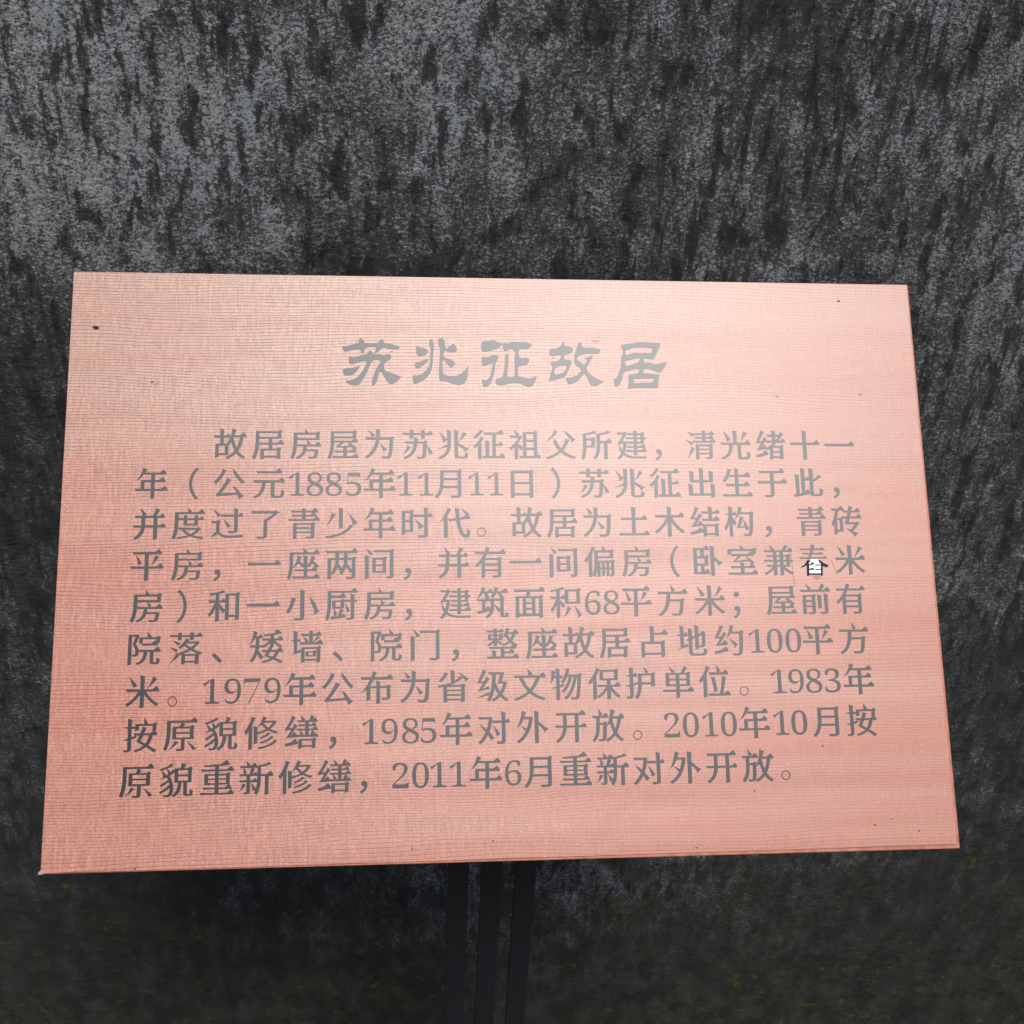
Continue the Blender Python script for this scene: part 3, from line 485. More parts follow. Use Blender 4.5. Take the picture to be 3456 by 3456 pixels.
 "建":[[[367,756],[393,698],[564,700],[564,615],[304,621],[329,564],[564,566],[564,479],[360,484],[386,425],[564,427],[564,340],[353,346],[378,291],[564,293],[564,204],[310,210],[336,152],[564,154],[564,54],[669,54],[669,154],[974,154],[970,201],[902,290],[869,274],[787,204],[669,204],[669,293],[934,293],[930,337],[870,415],[840,401],[767,340],[669,340],[669,427],[893,427],[893,566],[962,566],[962,615],[893,615],[893,702],[923,744],[923,742],[866,789],[845,782],[782,750],[669,750],[669,835],[564,835],[564,751]],[[669,566],[792,566],[792,478],[669,478]],[[669,615],[669,700],[792,700],[792,615]],[[96,368],[123,415],[146,430],[242,430],[224,327],[201,239],[192,214],[182,228],[162,262],[84,390],[105,233],[119,191],[137,153],[156,127],[138,94],[116,59],[91,27],[64,-2],[31,-30],[73,-67],[90,-88],[131,-54],[166,-20],[198,20],[224,59],[249,40],[285,18],[324,0],[364,-15],[407,-27],[451,-36],[548,-47],[653,-50],[950,-50],[962,-12],[973,9],[599,9],[495,18],[447,27],[402,40],[359,57],[320,78],[285,105],[262,127],[291,202],[317,286],[336,379],[350,475],[292,489],[202,487],[286,630],[366,750],[277,810],[251,773],[37,779],[63,714],[225,716],[177,616],[120,521],[102,491],[67,455],[55,448]]],
 "开":[[[632,708],[632,413],[386,413],[386,708]],[[24,419],[51,349],[272,351],[266,303],[257,259],[245,216],[229,173],[208,131],[180,89],[146,49],[104,10],[49,-29],[93,-69],[109,-90],[168,-50],[214,-13],[253,26],[287,67],[315,110],[337,155],[354,202],[367,249],[382,351],[632,351],[628,-90],[743,-67],[743,351],[982,351],[978,410],[923,482],[896,469],[829,413],[743,413],[743,708],[956,708],[952,767],[881,860],[847,843],[760,770],[62,776],[88,706],[276,708],[275,413]]],
 "征":[[[230,858],[205,791],[189,769],[155,732],[119,696],[81,663],[35,628],[64,585],[76,560],[162,625],[236,694],[297,769],[340,804]],[[251,634],[212,544],[157,470],[94,403],[20,339],[50,286],[64,255],[146,330],[160,343],[156,-89],[271,-66],[271,471],[317,542],[358,582]],[[390,521],[402,14],[291,20],[318,-50],[1000,-48],[996,10],[925,103],[891,86],[804,13],[722,13],[722,344],[945,344],[942,401],[889,469],[863,457],[800,404],[722,404],[722,700],[968,700],[964,757],[893,850],[859,833],[773,760],[356,766],[382,698],[613,700],[613,13],[508,13],[512,454],[523,480]]],
 "房":[[[536,402],[550,366],[217,372],[243,312],[418,314],[411,261],[403,215],[392,173],[377,133],[357,96],[331,60],[297,28],[253,0],[192,-27],[222,-64],[230,-81],[295,-54],[343,-29],[385,-1],[420,32],[450,69],[474,110],[496,164],[761,164],[753,95],[746,50],[732,5],[720,-13],[719,-13],[702,-15],[559,-8],[568,-29],[575,-62],[731,-64],[758,-62],[796,-50],[820,-34],[834,-15],[841,1],[853,47],[863,108],[872,214],[510,214],[525,314],[957,314],[953,362],[882,456],[848,439],[761,366],[558,366],[639,399],[584,461],[508,526]],[[461,735],[119,735],[116,374],[109,281],[96,186],[74,93],[60,48],[42,5],[21,-36],[80,-65],[110,-86],[134,-40],[155,6],[173,55],[199,158],[216,262],[227,412],[229,511],[902,511],[902,687],[932,729],[932,727],[875,774],[854,767],[791,735],[575,735],[457,875]],[[229,681],[793,681],[793,565],[229,565]]],
 "所":[[[517,732],[515,320],[506,230],[498,185],[487,140],[472,96],[453,53],[429,12],[396,-30],[442,-68],[463,-93],[501,-50],[532,-10],[557,33],[577,79],[594,127],[615,223],[625,318],[628,434],[749,434],[745,-86],[858,-63],[858,434],[996,434],[992,493],[921,586],[887,569],[800,496],[628,496],[628,691],[761,716],[962,765],[887,847],[802,793],[680,762]],[[189,356],[189,526],[353,526],[353,356]],[[441,838],[357,787],[239,759],[81,734],[80,300],[74,202],[60,105],[49,58],[35,14],[17,-28],[69,-68],[98,-96],[122,-47],[140,-2],[154,45],[174,144],[184,244],[187,298],[459,298],[459,536],[489,578],[489,576],[432,623],[411,616],[348,584],[189,584],[189,692],[317,712],[512,757]]],
 "护":[[[159,861],[171,631],[42,610],[171,574],[171,341],[27,282],[171,279],[171,15],[168,-7],[167,-8],[57,-9],[74,-58],[77,-71],[152,-70],[195,-67],[241,-54],[266,-35],[275,-15],[278,13],[278,305],[416,344],[408,411],[278,373],[278,571],[407,571],[404,630],[358,691],[334,680],[277,633],[278,633],[282,794],[293,820]],[[655,695],[672,662],[430,662],[429,355],[423,258],[416,209],[406,160],[391,112],[372,65],[348,19],[314,-27],[362,-68],[385,-93],[423,-48],[452,-5],[476,41],[495,89],[511,139],[530,239],[538,342],[833,342],[829,265],[942,288],[942,614],[972,656],[972,654],[915,701],[894,694],[831,662],[671,662],[764,703],[756,717],[675,793],[593,857]],[[833,403],[539,403],[539,604],[833,604]]],
 "按":[[[757,384],[745,328],[731,280],[714,235],[693,194],[666,155],[527,228],[601,384]],[[407,216],[620,100],[587,75],[550,51],[508,29],[463,10],[413,-6],[349,-22],[375,-66],[381,-82],[494,-48],[539,-31],[581,-12],[620,9],[657,32],[690,58],[840,-41],[871,-73],[920,-90],[981,-30],[748,110],[774,144],[799,183],[821,225],[840,272],[856,322],[870,384],[997,384],[993,439],[922,532],[888,515],[801,442],[625,442],[688,592],[578,625],[534,493],[514,443],[328,448],[354,382],[490,384],[427,252]],[[366,707],[362,508],[471,531],[471,650],[856,650],[852,509],[962,532],[962,659],[992,701],[992,699],[935,746],[914,739],[851,707],[727,707],[676,800],[609,889],[613,707]],[[148,862],[160,632],[31,612],[160,576],[160,310],[18,250],[160,249],[160,8],[157,-14],[153,-17],[158,-17],[45,-17],[62,-63],[64,-75],[139,-74],[182,-72],[229,-59],[254,-41],[263,-22],[266,6],[266,275],[410,319],[403,384],[266,342],[266,573],[374,573],[374,634],[266,634],[270,795],[281,821]]],
 "放":[[[230,729],[228,695],[255,673],[351,709],[286,795],[213,882]],[[17,679],[43,611],[145,613],[145,358],[139,271],[133,228],[124,184],[112,141],[97,99],[76,57],[51,15],[16,-28],[61,-66],[82,-90],[121,-45],[152,-5],[178,37],[199,80],[215,125],[228,170],[244,261],[250,353],[251,410],[354,410],[342,114],[335,46],[333,28],[320,0],[314,-7],[315,-7],[255,-7],[203,-3],[211,-25],[217,-64],[314,-65],[343,-63],[380,-57],[405,-43],[411,-40],[430,-13],[438,18],[450,139],[460,423],[490,464],[490,462],[433,509],[412,502],[349,470],[251,470],[251,613],[526,613],[522,670],[451,763],[417,746],[331,673]],[[642,588],[797,588],[778,482],[754,388],[723,302],[718,290],[696,345],[669,433],[647,528],[638,576]],[[583,866],[575,741],[554,641],[530,545],[500,458],[483,417],[415,329],[526,403],[542,424],[556,445],[590,357],[622,264],[660,180],[640,153],[613,119],[583,88],[550,58],[514,31],[474,5],[423,-22],[455,-67],[465,-89],[556,-37],[629,15],[692,75],[712,98],[734,68],[766,32],[801,-1],[837,-30],[877,-56],[925,-83],[958,-38],[977,-17],[929,9],[890,38],[855,70],[824,106],[795,145],[772,179],[810,251],[844,335],[872,427],[895,527],[905,588],[1000,588],[996,645],[925,738],[891,721],[804,648],[660,648],[706,773],[721,809]]],
 "故":[[[616,589],[794,589],[776,491],[754,404],[727,325],[705,279],[678,339],[648,432],[623,531],[613,581]],[[68,386],[64,-46],[172,-22],[172,38],[459,38],[459,371],[487,349],[539,425],[545,435],[576,332],[609,249],[645,175],[624,148],[594,116],[561,85],[525,56],[485,30],[442,6],[386,-19],[416,-65],[426,-86],[526,-35],[567,-11],[605,15],[641,43],[674,74],[697,99],[722,67],[756,31],[792,-2],[831,-31],[872,-57],[923,-85],[954,-40],[973,-20],[924,6],[884,34],[847,66],[813,102],[782,140],[759,175],[800,246],[837,331],[868,424],[892,526],[903,589],[999,589],[995,647],[924,740],[890,723],[803,650],[638,650],[672,780],[684,775],[699,809],[564,865],[554,742],[527,648],[494,559],[455,480],[434,444],[409,409],[443,386],[318,386],[318,580],[511,580],[508,637],[462,698],[438,687],[381,640],[318,640],[322,795],[333,821],[197,862],[209,641],[15,646],[41,578],[209,580],[209,386]],[[172,326],[353,326],[353,98],[172,98]]],
 "整":[[[183,200],[195,7],[20,12],[46,-50],[993,-48],[989,3],[918,96],[884,79],[797,6],[553,6],[553,99],[861,99],[857,143],[788,233],[755,217],[672,147],[553,147],[553,235],[928,235],[924,286],[853,379],[819,362],[732,289],[87,295],[113,233],[445,235],[445,6],[301,6],[305,134],[316,159]],[[69,664],[69,500],[229,500],[198,467],[163,435],[123,405],[81,380],[34,358],[65,325],[74,309],[119,331],[157,353],[193,379],[228,408],[238,417],[235,311],[339,335],[339,440],[393,405],[426,372],[475,354],[515,400],[461,429],[389,473],[343,495],[339,490],[339,500],[504,500],[504,616],[534,658],[534,656],[477,703],[436,688],[421,664],[339,664],[339,725],[544,725],[541,769],[492,833],[467,821],[408,772],[339,772],[339,835],[239,835],[239,772],[31,778],[56,723],[239,725],[239,664]],[[165,624],[239,624],[239,540],[165,540]],[[339,624],[406,624],[406,540],[339,540]],[[654,670],[801,670],[788,628],[771,589],[752,553],[734,528],[713,556],[690,594],[670,632]],[[617,857],[608,794],[574,699],[555,652],[535,608],[466,532],[590,602],[589,601],[657,496],[682,466],[657,445],[622,421],[583,399],[542,379],[490,360],[521,322],[530,307],[626,349],[666,370],[704,393],[735,417],[764,392],[799,368],[837,346],[877,326],[930,304],[954,344],[968,361],[920,380],[881,399],[846,421],[813,445],[790,464],[815,495],[842,532],[865,571],[885,614],[904,670],[989,670],[985,720],[918,807],[885,792],[804,723],[683,723],[735,815]]],
 "文":[[[460,744],[467,676],[497,654],[605,692],[542,767],[433,879]],[[22,665],[49,593],[189,595],[232,496],[276,412],[326,334],[382,262],[439,198],[377,149],[302,101],[221,59],[133,21],[28,-13],[62,-61],[70,-80],[179,-42],[270,-3],[354,40],[432,88],[502,141],[571,87],[649,38],[732,-4],[821,-40],[927,-74],[956,-30],[972,-9],[873,21],[786,57],[705,100],[631,149],[568,199],[624,261],[678,331],[727,409],[771,493],[813,595],[993,595],[988,656],[917,749],[883,732],[796,659]],[[504,264],[451,324],[399,396],[353,473],[314,553],[297,595],[698,595],[658,499],[612,411],[560,330]]],
 "新":[[[398,130],[411,61],[446,36],[521,81],[459,159],[352,278]],[[113,253],[105,192],[92,144],[75,98],[9,9],[121,84],[135,99],[164,134],[188,172],[220,211]],[[536,737],[534,307],[526,210],[518,161],[507,113],[493,67],[475,22],[450,-21],[499,-58],[523,-84],[554,-36],[577,9],[595,56],[610,106],[629,207],[638,307],[640,437],[758,437],[754,-84],[865,-61],[865,437],[996,437],[992,494],[921,587],[887,570],[800,497],[640,497],[640,702],[760,723],[888,758],[946,768],[864,839],[779,789],[652,758]],[[242,730],[34,736],[60,675],[541,677],[537,727],[466,820],[432,803],[345,730],[351,730],[293,806],[222,876]],[[369,689],[324,550],[306,502],[19,508],[45,446],[234,448],[234,334],[23,340],[49,276],[234,278],[233,2],[232,1],[149,0],[165,-43],[167,-54],[228,-53],[262,-51],[306,-39],[328,-22],[335,-6],[337,16],[337,278],[537,278],[534,331],[487,393],[462,382],[404,334],[337,334],[337,448],[550,448],[547,499],[497,565],[471,553],[410,502],[403,502],[472,650]],[[144,552],[144,489],[243,538],[230,573],[202,618],[132,713]]],
 "方":[[[473,741],[493,662],[40,668],[67,597],[324,599],[316,479],[301,363],[288,307],[272,252],[252,199],[226,148],[193,100],[153,55],[105,13],[42,-25],[63,-44],[80,-67],[93,-87],[151,-55],[196,-25],[236,9],[272,45],[304,84],[331,125],[355,169],[375,214],[403,309],[415,366],[740,366],[727,217],[713,115],[698,51],[692,31],[672,2],[665,-3],[663,-4],[527,-2],[463,3],[475,-21],[482,-46],[483,-60],[637,-66],[712,-59],[749,-45],[761,-38],[777,-24],[792,-2],[804,28],[823,111],[856,383],[885,423],[885,421],[828,468],[807,461],[744,429],[427,429],[440,599],[974,599],[970,659],[899,752],[865,735],[778,662],[499,662],[594,704],[551,770],[448,876]]],
 "日":[[[270,357],[735,357],[735,66],[270,66]],[[270,421],[270,702],[735,702],[735,421]],[[159,767],[155,-78],[270,-55],[270,1],[735,1],[731,-73],[849,-50],[849,719],[879,761],[879,759],[822,806],[801,799],[738,767]]],
 "时":[[[571,277],[591,180],[738,281],[550,436],[468,515]],[[307,407],[307,169],[170,169],[170,407]],[[307,464],[170,464],[170,693],[307,693]],[[64,751],[60,16],[170,39],[170,111],[411,111],[411,703],[441,745],[441,743],[384,790],[363,783],[300,751]],[[735,857],[747,635],[412,641],[439,569],[747,571],[747,34],[743,7],[738,2],[711,0],[549,2],[569,-50],[573,-65],[732,-61],[764,-58],[803,-49],[838,-29],[853,-4],[857,32],[857,571],[992,571],[989,632],[943,693],[919,682],[862,635],[857,635],[861,790],[872,816]]],
 "月":[[[190,782],[190,435],[184,342],[178,294],[169,247],[157,199],[142,152],[121,106],[96,61],[64,18],[22,-26],[46,-45],[85,-90],[125,-52],[158,-17],[186,20],[211,59],[232,100],[263,185],[276,237],[725,237],[725,33],[721,5],[714,-2],[711,-3],[512,-2],[535,-55],[539,-71],[708,-67],[741,-64],[783,-54],[818,-33],[833,-6],[838,30],[838,734],[868,776],[868,774],[811,821],[790,814],[727,782]],[[300,719],[725,719],[725,541],[300,541]],[[300,480],[725,480],[725,300],[289,300],[299,434]]],
 "有":[[[383,862],[350,758],[330,705],[36,711],[62,643],[305,645],[260,560],[207,478],[146,403],[112,368],[77,336],[32,302],[68,260],[83,237],[163,301],[230,366],[238,373],[234,-88],[346,-65],[346,124],[731,124],[731,16],[728,-7],[724,-11],[726,-11],[567,-10],[585,-59],[588,-72],[712,-71],[749,-68],[793,-59],[824,-38],[836,-16],[839,13],[839,471],[869,513],[869,511],[812,558],[791,551],[728,519],[347,519],[389,595],[414,645],[977,645],[973,702],[902,795],[868,778],[781,705],[439,705],[492,820]],[[346,294],[731,294],[731,179],[346,179]],[[346,348],[346,461],[731,461],[731,348]]],
 "木":[[[431,860],[443,589],[39,595],[66,522],[415,524],[366,438],[309,354],[245,275],[176,204],[103,141],[21,87],[62,43],[78,20],[156,73],[227,130],[294,196],[358,269],[417,348],[443,391],[439,-89],[556,-66],[556,392],[583,351],[642,273],[706,200],[773,133],[842,75],[918,22],[955,70],[976,92],[896,145],[823,207],[753,279],[689,357],[631,440],[582,524],[974,524],[969,586],[898,679],[864,662],[777,589],[556,589],[560,794],[571,820]]],
 "构":[[[494,857],[473,743],[448,644],[414,553],[395,511],[351,440],[471,540],[520,616],[845,611],[827,219],[813,90],[804,41],[784,-3],[776,-11],[775,-11],[694,-10],[631,-6],[641,-32],[647,-57],[649,-72],[760,-74],[796,-73],[838,-64],[868,-49],[878,-42],[892,-28],[910,19],[923,92],[938,263],[955,624],[985,665],[985,663],[928,710],[907,703],[844,671],[557,671],[599,796],[614,815]],[[675,254],[518,225],[574,338],[631,484],[651,508],[532,557],[523,484],[488,374],[456,261],[445,228],[417,183],[399,175],[451,177],[686,205],[694,140],[723,116],[812,155],[699,353],[631,441]],[[170,862],[182,640],[41,620],[178,584],[152,488],[120,395],[84,308],[44,233],[20,196],[50,143],[69,97],[123,185],[162,268],[198,360],[191,364],[178,-88],[288,-65],[283,389],[316,304],[359,276],[423,344],[288,522],[288,582],[417,582],[414,639],[368,700],[344,689],[287,642],[288,642],[292,795],[303,821]]],
 "此":[[[19,13],[59,-68],[574,30],[565,89],[494,183],[460,166],[370,90],[389,55],[405,464],[561,464],[558,523],[512,584],[488,573],[431,526],[405,526],[409,795],[420,821],[283,862],[295,51],[216,37],[220,592],[231,618],[96,659],[108,20]],[[552,861],[564,89],[569,29],[586,-9],[630,-35],[699,-42],[852,-42],[911,-33],[949,-6],[969,32],[980,83],[987,162],[946,176],[922,190],[883,216],[878,117],[869,53],[853,24],[840,20],[709,20],[694,23],[681,40],[677,89],[677,408],[786,464],[902,537],[959,561],[867,645],[795,562],[740,524],[677,486],[681,795],[692,821]]],
 "清":[[[204,684],[210,671],[261,652],[314,713],[254,745],[160,781],[87,802]],[[156,427],[170,404],[221,384],[274,445],[211,478],[114,516],[40,537]],[[65,-75],[256,172],[310,253],[204,331],[126,83]],[[448,217],[776,217],[776,129],[448,129]],[[448,263],[448,347],[776,347],[776,263]],[[558,835],[558,757],[293,763],[318,707],[558,709],[558,635],[317,641],[342,588],[558,590],[558,511],[255,517],[280,461],[988,463],[984,507],[913,601],[879,584],[792,511],[666,511],[666,590],[922,590],[918,632],[860,708],[831,695],[760,635],[666,635],[666,709],[949,709],[945,754],[881,837],[850,822],[773,757],[666,757],[666,835]],[[344,395],[340,-89],[448,-65],[448,82],[776,82],[776,7],[773,-15],[770,-17],[774,-17],[649,-16],[664,-59],[667,-71],[746,-70],[793,-68],[842,-57],[869,-39],[878,-21],[881,3],[881,347],[911,389],[911,387],[854,434],[833,427],[770,395]]],
 "父":[[[306,850],[262,752],[207,665],[144,583],[38,490],[169,550],[245,610],[319,678],[380,757],[422,795]],[[694,683],[794,572],[836,517],[833,446],[984,559],[914,582],[804,700],[595,840]],[[270,570],[277,443],[329,345],[382,266],[438,196],[378,147],[304,97],[222,54],[133,17],[27,-16],[62,-65],[71,-85],[181,-47],[271,-10],[356,33],[434,83],[502,137],[568,82],[644,34],[727,-8],[816,-43],[923,-75],[953,-28],[971,-5],[871,23],[783,58],[703,100],[630,149],[570,199],[627,268],[682,347],[728,435],[783,528],[655,579],[625,467],[581,379],[556,337],[529,298],[505,269],[451,337],[401,420],[367,493]]],
 "物":[[[512,856],[493,744],[462,652],[422,566],[401,528],[377,492],[349,457],[396,423],[419,402],[448,438],[498,512],[547,607],[602,607],[570,510],[531,417],[483,330],[458,290],[431,254],[402,221],[369,190],[414,158],[435,138],[468,169],[499,201],[554,275],[604,361],[647,454],[682,550],[698,607],[748,607],[718,481],[679,360],[656,302],[632,247],[605,194],[576,145],[544,98],[511,56],[475,18],[434,-17],[481,-49],[501,-69],[545,-31],[585,9],[623,54],[658,104],[690,157],[720,214],[747,274],[794,401],[830,532],[846,607],[859,607],[838,283],[821,134],[810,73],[799,35],[796,23],[774,-1],[770,-2],[764,-3],[647,3],[656,-21],[663,-63],[763,-65],[794,-64],[835,-55],[863,-40],[872,-33],[886,-19],[906,28],[923,101],[943,269],[969,620],[998,661],[998,659],[941,706],[920,699],[857,667],[572,667],[612,797],[628,818]],[[69,808],[68,625],[57,527],[50,483],[28,395],[103,484],[137,570],[205,568],[205,328],[29,260],[205,269],[201,-90],[309,-66],[309,295],[451,337],[444,401],[309,360],[309,568],[412,568],[412,630],[309,630],[313,794],[324,820],[193,861],[205,630],[159,630],[181,717],[195,753]]],
 "生":[[[217,841],[195,734],[161,645],[120,563],[74,490],[47,456],[100,421],[126,400],[157,438],[211,521],[242,578],[446,578],[446,347],[138,353],[164,283],[446,285],[446,20],[27,26],[54,-45],[987,-43],[983,17],[912,110],[878,93],[791,20],[558,20],[558,285],[903,285],[899,344],[828,437],[794,420],[707,347],[558,347],[558,578],[939,578],[935,638],[864,731],[830,714],[743,641],[558,641],[562,795],[573,821],[434,862],[446,641],[272,641],[301,719],[343,797]]],
 "省":[[[245,800],[224,729],[207,701],[178,659],[146,620],[111,585],[72,552],[120,520],[142,501],[208,563],[272,635],[324,716],[362,755]],[[800,620],[845,568],[844,499],[987,606],[913,627],[827,695],[662,793]],[[424,861],[436,511],[485,511],[376,473],[235,437],[87,411],[29,403],[62,358],[70,344],[211,370],[207,-87],[318,-64],[318,-27],[735,-27],[731,-84],[845,-61],[845,373],[875,415],[875,413],[818,460],[797,453],[734,421],[419,421],[536,465],[627,509],[669,534],[709,560],[743,591],[791,621],[685,678],[655,618],[641,606],[606,579],[569,555],[544,542],[548,794],[559,820]],[[318,242],[735,242],[735,155],[318,155]],[[318,288],[318,371],[735,371],[735,288]],[[318,110],[735,110],[735,22],[318,22]]],
 "矮":[[[126,864],[116,739],[94,641],[80,595],[65,552],[-3,457],[111,542],[148,595],[176,644],[196,643],[195,436],[20,441],[46,375],[191,377],[178,290],[169,248],[156,206],[140,164],[120,122],[96,81],[67,42],[27,1],[67,-36],[84,-59],[124,-21],[156,13],[183,50],[207,88],[228,128],[249,182],[325,51],[370,24],[434,98],[280,283],[293,377],[399,377],[399,384],[406,376],[415,360],[462,383],[538,429],[610,487],[620,495],[617,378],[726,401],[726,503],[734,495],[768,464],[805,435],[843,410],[881,387],[927,364],[955,403],[971,420],[927,439],[889,461],[852,486],[817,514],[786,544],[757,575],[995,575],[991,626],[930,706],[900,691],[826,629],[726,629],[726,732],[963,775],[904,827],[846,908],[812,891],[731,823],[768,792],[525,759],[412,748],[426,712],[427,701],[621,719],[621,629],[375,635],[401,573],[600,575],[570,543],[537,513],[501,485],[462,459],[422,436],[399,426],[399,435],[298,435],[299,642],[395,642],[392,697],[346,758],[322,747],[265,700],[207,700],[227,772],[237,764],[255,806]],[[770,240],[756,201],[740,166],[719,134],[690,101],[564,146],[621,240]],[[447,126],[637,57],[599,37],[521,7],[433,-14],[375,-23],[399,-66],[404,-80],[513,-56],[598,-30],[674,4],[710,25],[840,-39],[882,-69],[931,-83],[988,-27],[773,69],[804,102],[832,140],[856,182],[879,240],[998,240],[994,291],[923,384],[889,367],[802,294],[650,294],[698,374],[601,408],[548,295],[370,300],[396,238],[520,240],[471,160]]],
 "砖":[[[22,785],[48,719],[156,721],[135,620],[109,527],[78,442],[41,367],[14,326],[40,267],[54,219],[106,294],[99,281],[93,-44],[195,-20],[195,51],[385,51],[385,426],[415,468],[415,466],[358,513],[317,498],[302,474],[194,474],[236,615],[260,721],[436,721],[432,776],[361,869],[327,852],[241,779]],[[195,416],[287,416],[287,108],[195,108]],[[354,533],[380,465],[506,467],[444,283],[778,283],[628,113],[487,160],[600,47],[695,-24],[743,-116],[864,6],[748,40],[704,71],[937,315],[840,377],[830,343],[576,343],[615,467],[996,467],[992,524],[921,617],[887,600],[800,527],[633,527],[671,658],[962,658],[958,715],[893,800],[861,785],[782,718],[687,718],[729,828],[617,861],[580,719],[395,724],[421,656],[564,658],[525,528]]],
 "祖":[[[220,708],[225,679],[262,656],[342,705],[271,770],[236,797],[158,850]],[[446,779],[446,19],[316,25],[343,-44],[1001,-42],[991,13],[920,77],[871,18],[894,18],[894,731],[924,773],[924,771],[867,818],[846,811],[783,779]],[[552,18],[552,221],[785,221],[785,18]],[[552,475],[785,475],[785,280],[552,280]],[[552,533],[552,719],[785,719],[785,533]],[[26,669],[52,602],[307,604],[286,563],[231,483],[168,408],[98,342],[17,283],[28,262],[49,204],[133,264],[183,308],[179,-88],[290,-65],[290,313],[346,237],[394,214],[454,283],[295,424],[352,504],[403,591],[424,636],[378,669],[358,664]]],
 "积":[[[819,82],[862,-36],[848,-99],[1001,-8],[952,18],[866,149],[760,270]],[[533,245],[514,144],[502,102],[487,60],[469,20],[450,-19],[385,-89],[502,-20],[518,-4],[548,31],[603,111],[657,201]],[[573,702],[824,702],[824,393],[573,393]],[[467,764],[467,331],[933,331],[933,716],[963,758],[963,756],[906,803],[885,796],[822,764]],[[398,849],[309,800],[183,770],[23,744],[38,705],[40,693],[206,718],[206,549],[19,554],[45,486],[199,488],[164,401],[121,314],[75,236],[20,166],[51,114],[69,75],[127,152],[173,228],[210,313],[202,-90],[312,-67],[312,340],[363,262],[370,230],[416,204],[476,277],[312,456],[312,488],[483,488],[480,545],[434,606],[410,595],[353,548],[312,548],[312,738],[407,764],[463,772]]],
 "筑":[[[609,229],[649,161],[658,130],[698,106],[772,159],[660,260],[536,348]],[[17,126],[59,54],[459,145],[449,194],[378,288],[344,271],[255,196],[276,157],[292,434],[451,434],[447,488],[376,581],[342,564],[256,491],[37,497],[63,432],[186,434],[186,152]],[[446,503],[445,247],[441,207],[434,168],[421,128],[402,89],[375,49],[336,11],[279,-26],[316,-65],[330,-84],[389,-48],[434,-14],[470,24],[499,65],[521,108],[537,152],[547,197],[552,241],[553,446],[738,446],[738,57],[741,1],[745,-16],[757,-31],[778,-45],[806,-53],[900,-55],[946,-45],[947,-47],[962,-39],[979,-11],[982,0],[988,61],[931,89],[898,114],[889,9],[883,1],[878,0],[848,1],[850,1],[845,32],[845,455],[875,497],[875,495],[818,542],[797,535],[734,503]],[[183,862],[174,801],[119,662],[99,617],[77,575],[9,502],[128,572],[180,626],[220,675],[247,675],[279,599],[290,533],[319,509],[412,549],[385,591],[352,674],[525,674],[521,726],[460,805],[430,791],[357,729],[251,729],[304,818]],[[571,859],[551,757],[536,715],[518,675],[497,637],[475,602],[448,569],[500,535],[524,515],[551,549],[599,622],[626,674],[664,674],[717,589],[732,538],[765,515],[854,552],[819,594],[771,674],[980,674],[976,726],[905,819],[871,802],[784,729],[648,729],[694,816]]],
 "米":[[[793,811],[761,708],[722,612],[631,466],[776,588],[918,750]],[[172,676],[209,584],[222,557],[224,525],[255,503],[354,549],[298,627],[234,700],[112,814]],[[430,860],[442,450],[30,456],[57,383],[391,385],[340,309],[280,235],[214,166],[143,103],[71,51],[29,26],[68,-18],[85,-40],[166,14],[240,73],[312,141],[380,216],[441,296],[442,296],[438,-89],[555,-66],[555,305],[588,261],[654,184],[725,113],[799,50],[874,-4],[917,-31],[952,16],[973,37],[895,84],[823,141],[753,205],[688,275],[631,348],[606,385],[980,385],[975,447],[904,540],[870,523],[783,450],[555,450],[559,794],[570,820]]],
 "约":[[[15,53],[53,-21],[464,63],[456,113],[385,207],[351,190],[261,114]],[[573,347],[634,260],[652,237],[652,161],[787,272],[738,271],[661,349],[575,410],[493,458]],[[66,459],[150,456],[222,457],[128,311],[102,273],[61,230],[44,224],[104,226],[451,258],[444,307],[373,401],[339,384],[248,307],[186,283],[272,383],[360,502],[433,583],[329,650],[260,512],[149,501],[220,604],[286,721],[343,798],[227,856],[188,739],[102,579],[78,519],[48,474],[24,463]],[[544,857],[523,742],[497,642],[464,549],[446,506],[404,434],[517,530],[559,597],[832,591],[816,213],[803,89],[794,42],[774,-1],[766,-9],[763,-10],[669,-9],[597,-4],[609,-29],[614,-52],[615,-66],[740,-70],[779,-68],[823,-61],[855,-45],[865,-38],[879,-24],[898,22],[911,93],[925,258],[940,604],[970,645],[970,643],[913,690],[892,683],[829,651],[598,651],[645,792],[663,816]]],
 "级":[[[17,22],[427,116],[389,197]],[[373,776],[399,708],[495,710],[487,551],[473,408],[451,277],[437,217],[420,161],[401,108],[378,58],[353,12],[321,-32],[375,-69],[400,-91],[429,-53],[474,23],[511,107],[540,199],[562,299],[563,306],[580,269],[624,194],[669,128],[645,102],[614,71],[545,18],[465,-27],[502,-67],[515,-87],[596,-42],[666,8],[725,64],[756,32],[793,0],[832,-30],[873,-55],[923,-83],[953,-40],[971,-21],[924,5],[884,33],[847,64],[812,98],[784,128],[832,199],[876,283],[913,378],[940,478],[882,502],[865,498],[778,497],[855,770]],[[604,710],[731,710],[666,478],[653,441],[825,441],[796,349],[761,267],[725,207],[682,275],[638,363],[601,456],[589,496]],[[91,458],[213,458],[120,307],[95,268],[54,224],[35,216],[75,219],[415,289],[387,366],[196,296],[419,585],[313,653],[248,513],[144,502],[195,580],[268,712],[328,800],[212,862],[176,742],[109,611],[72,519],[43,473],[20,463]]],
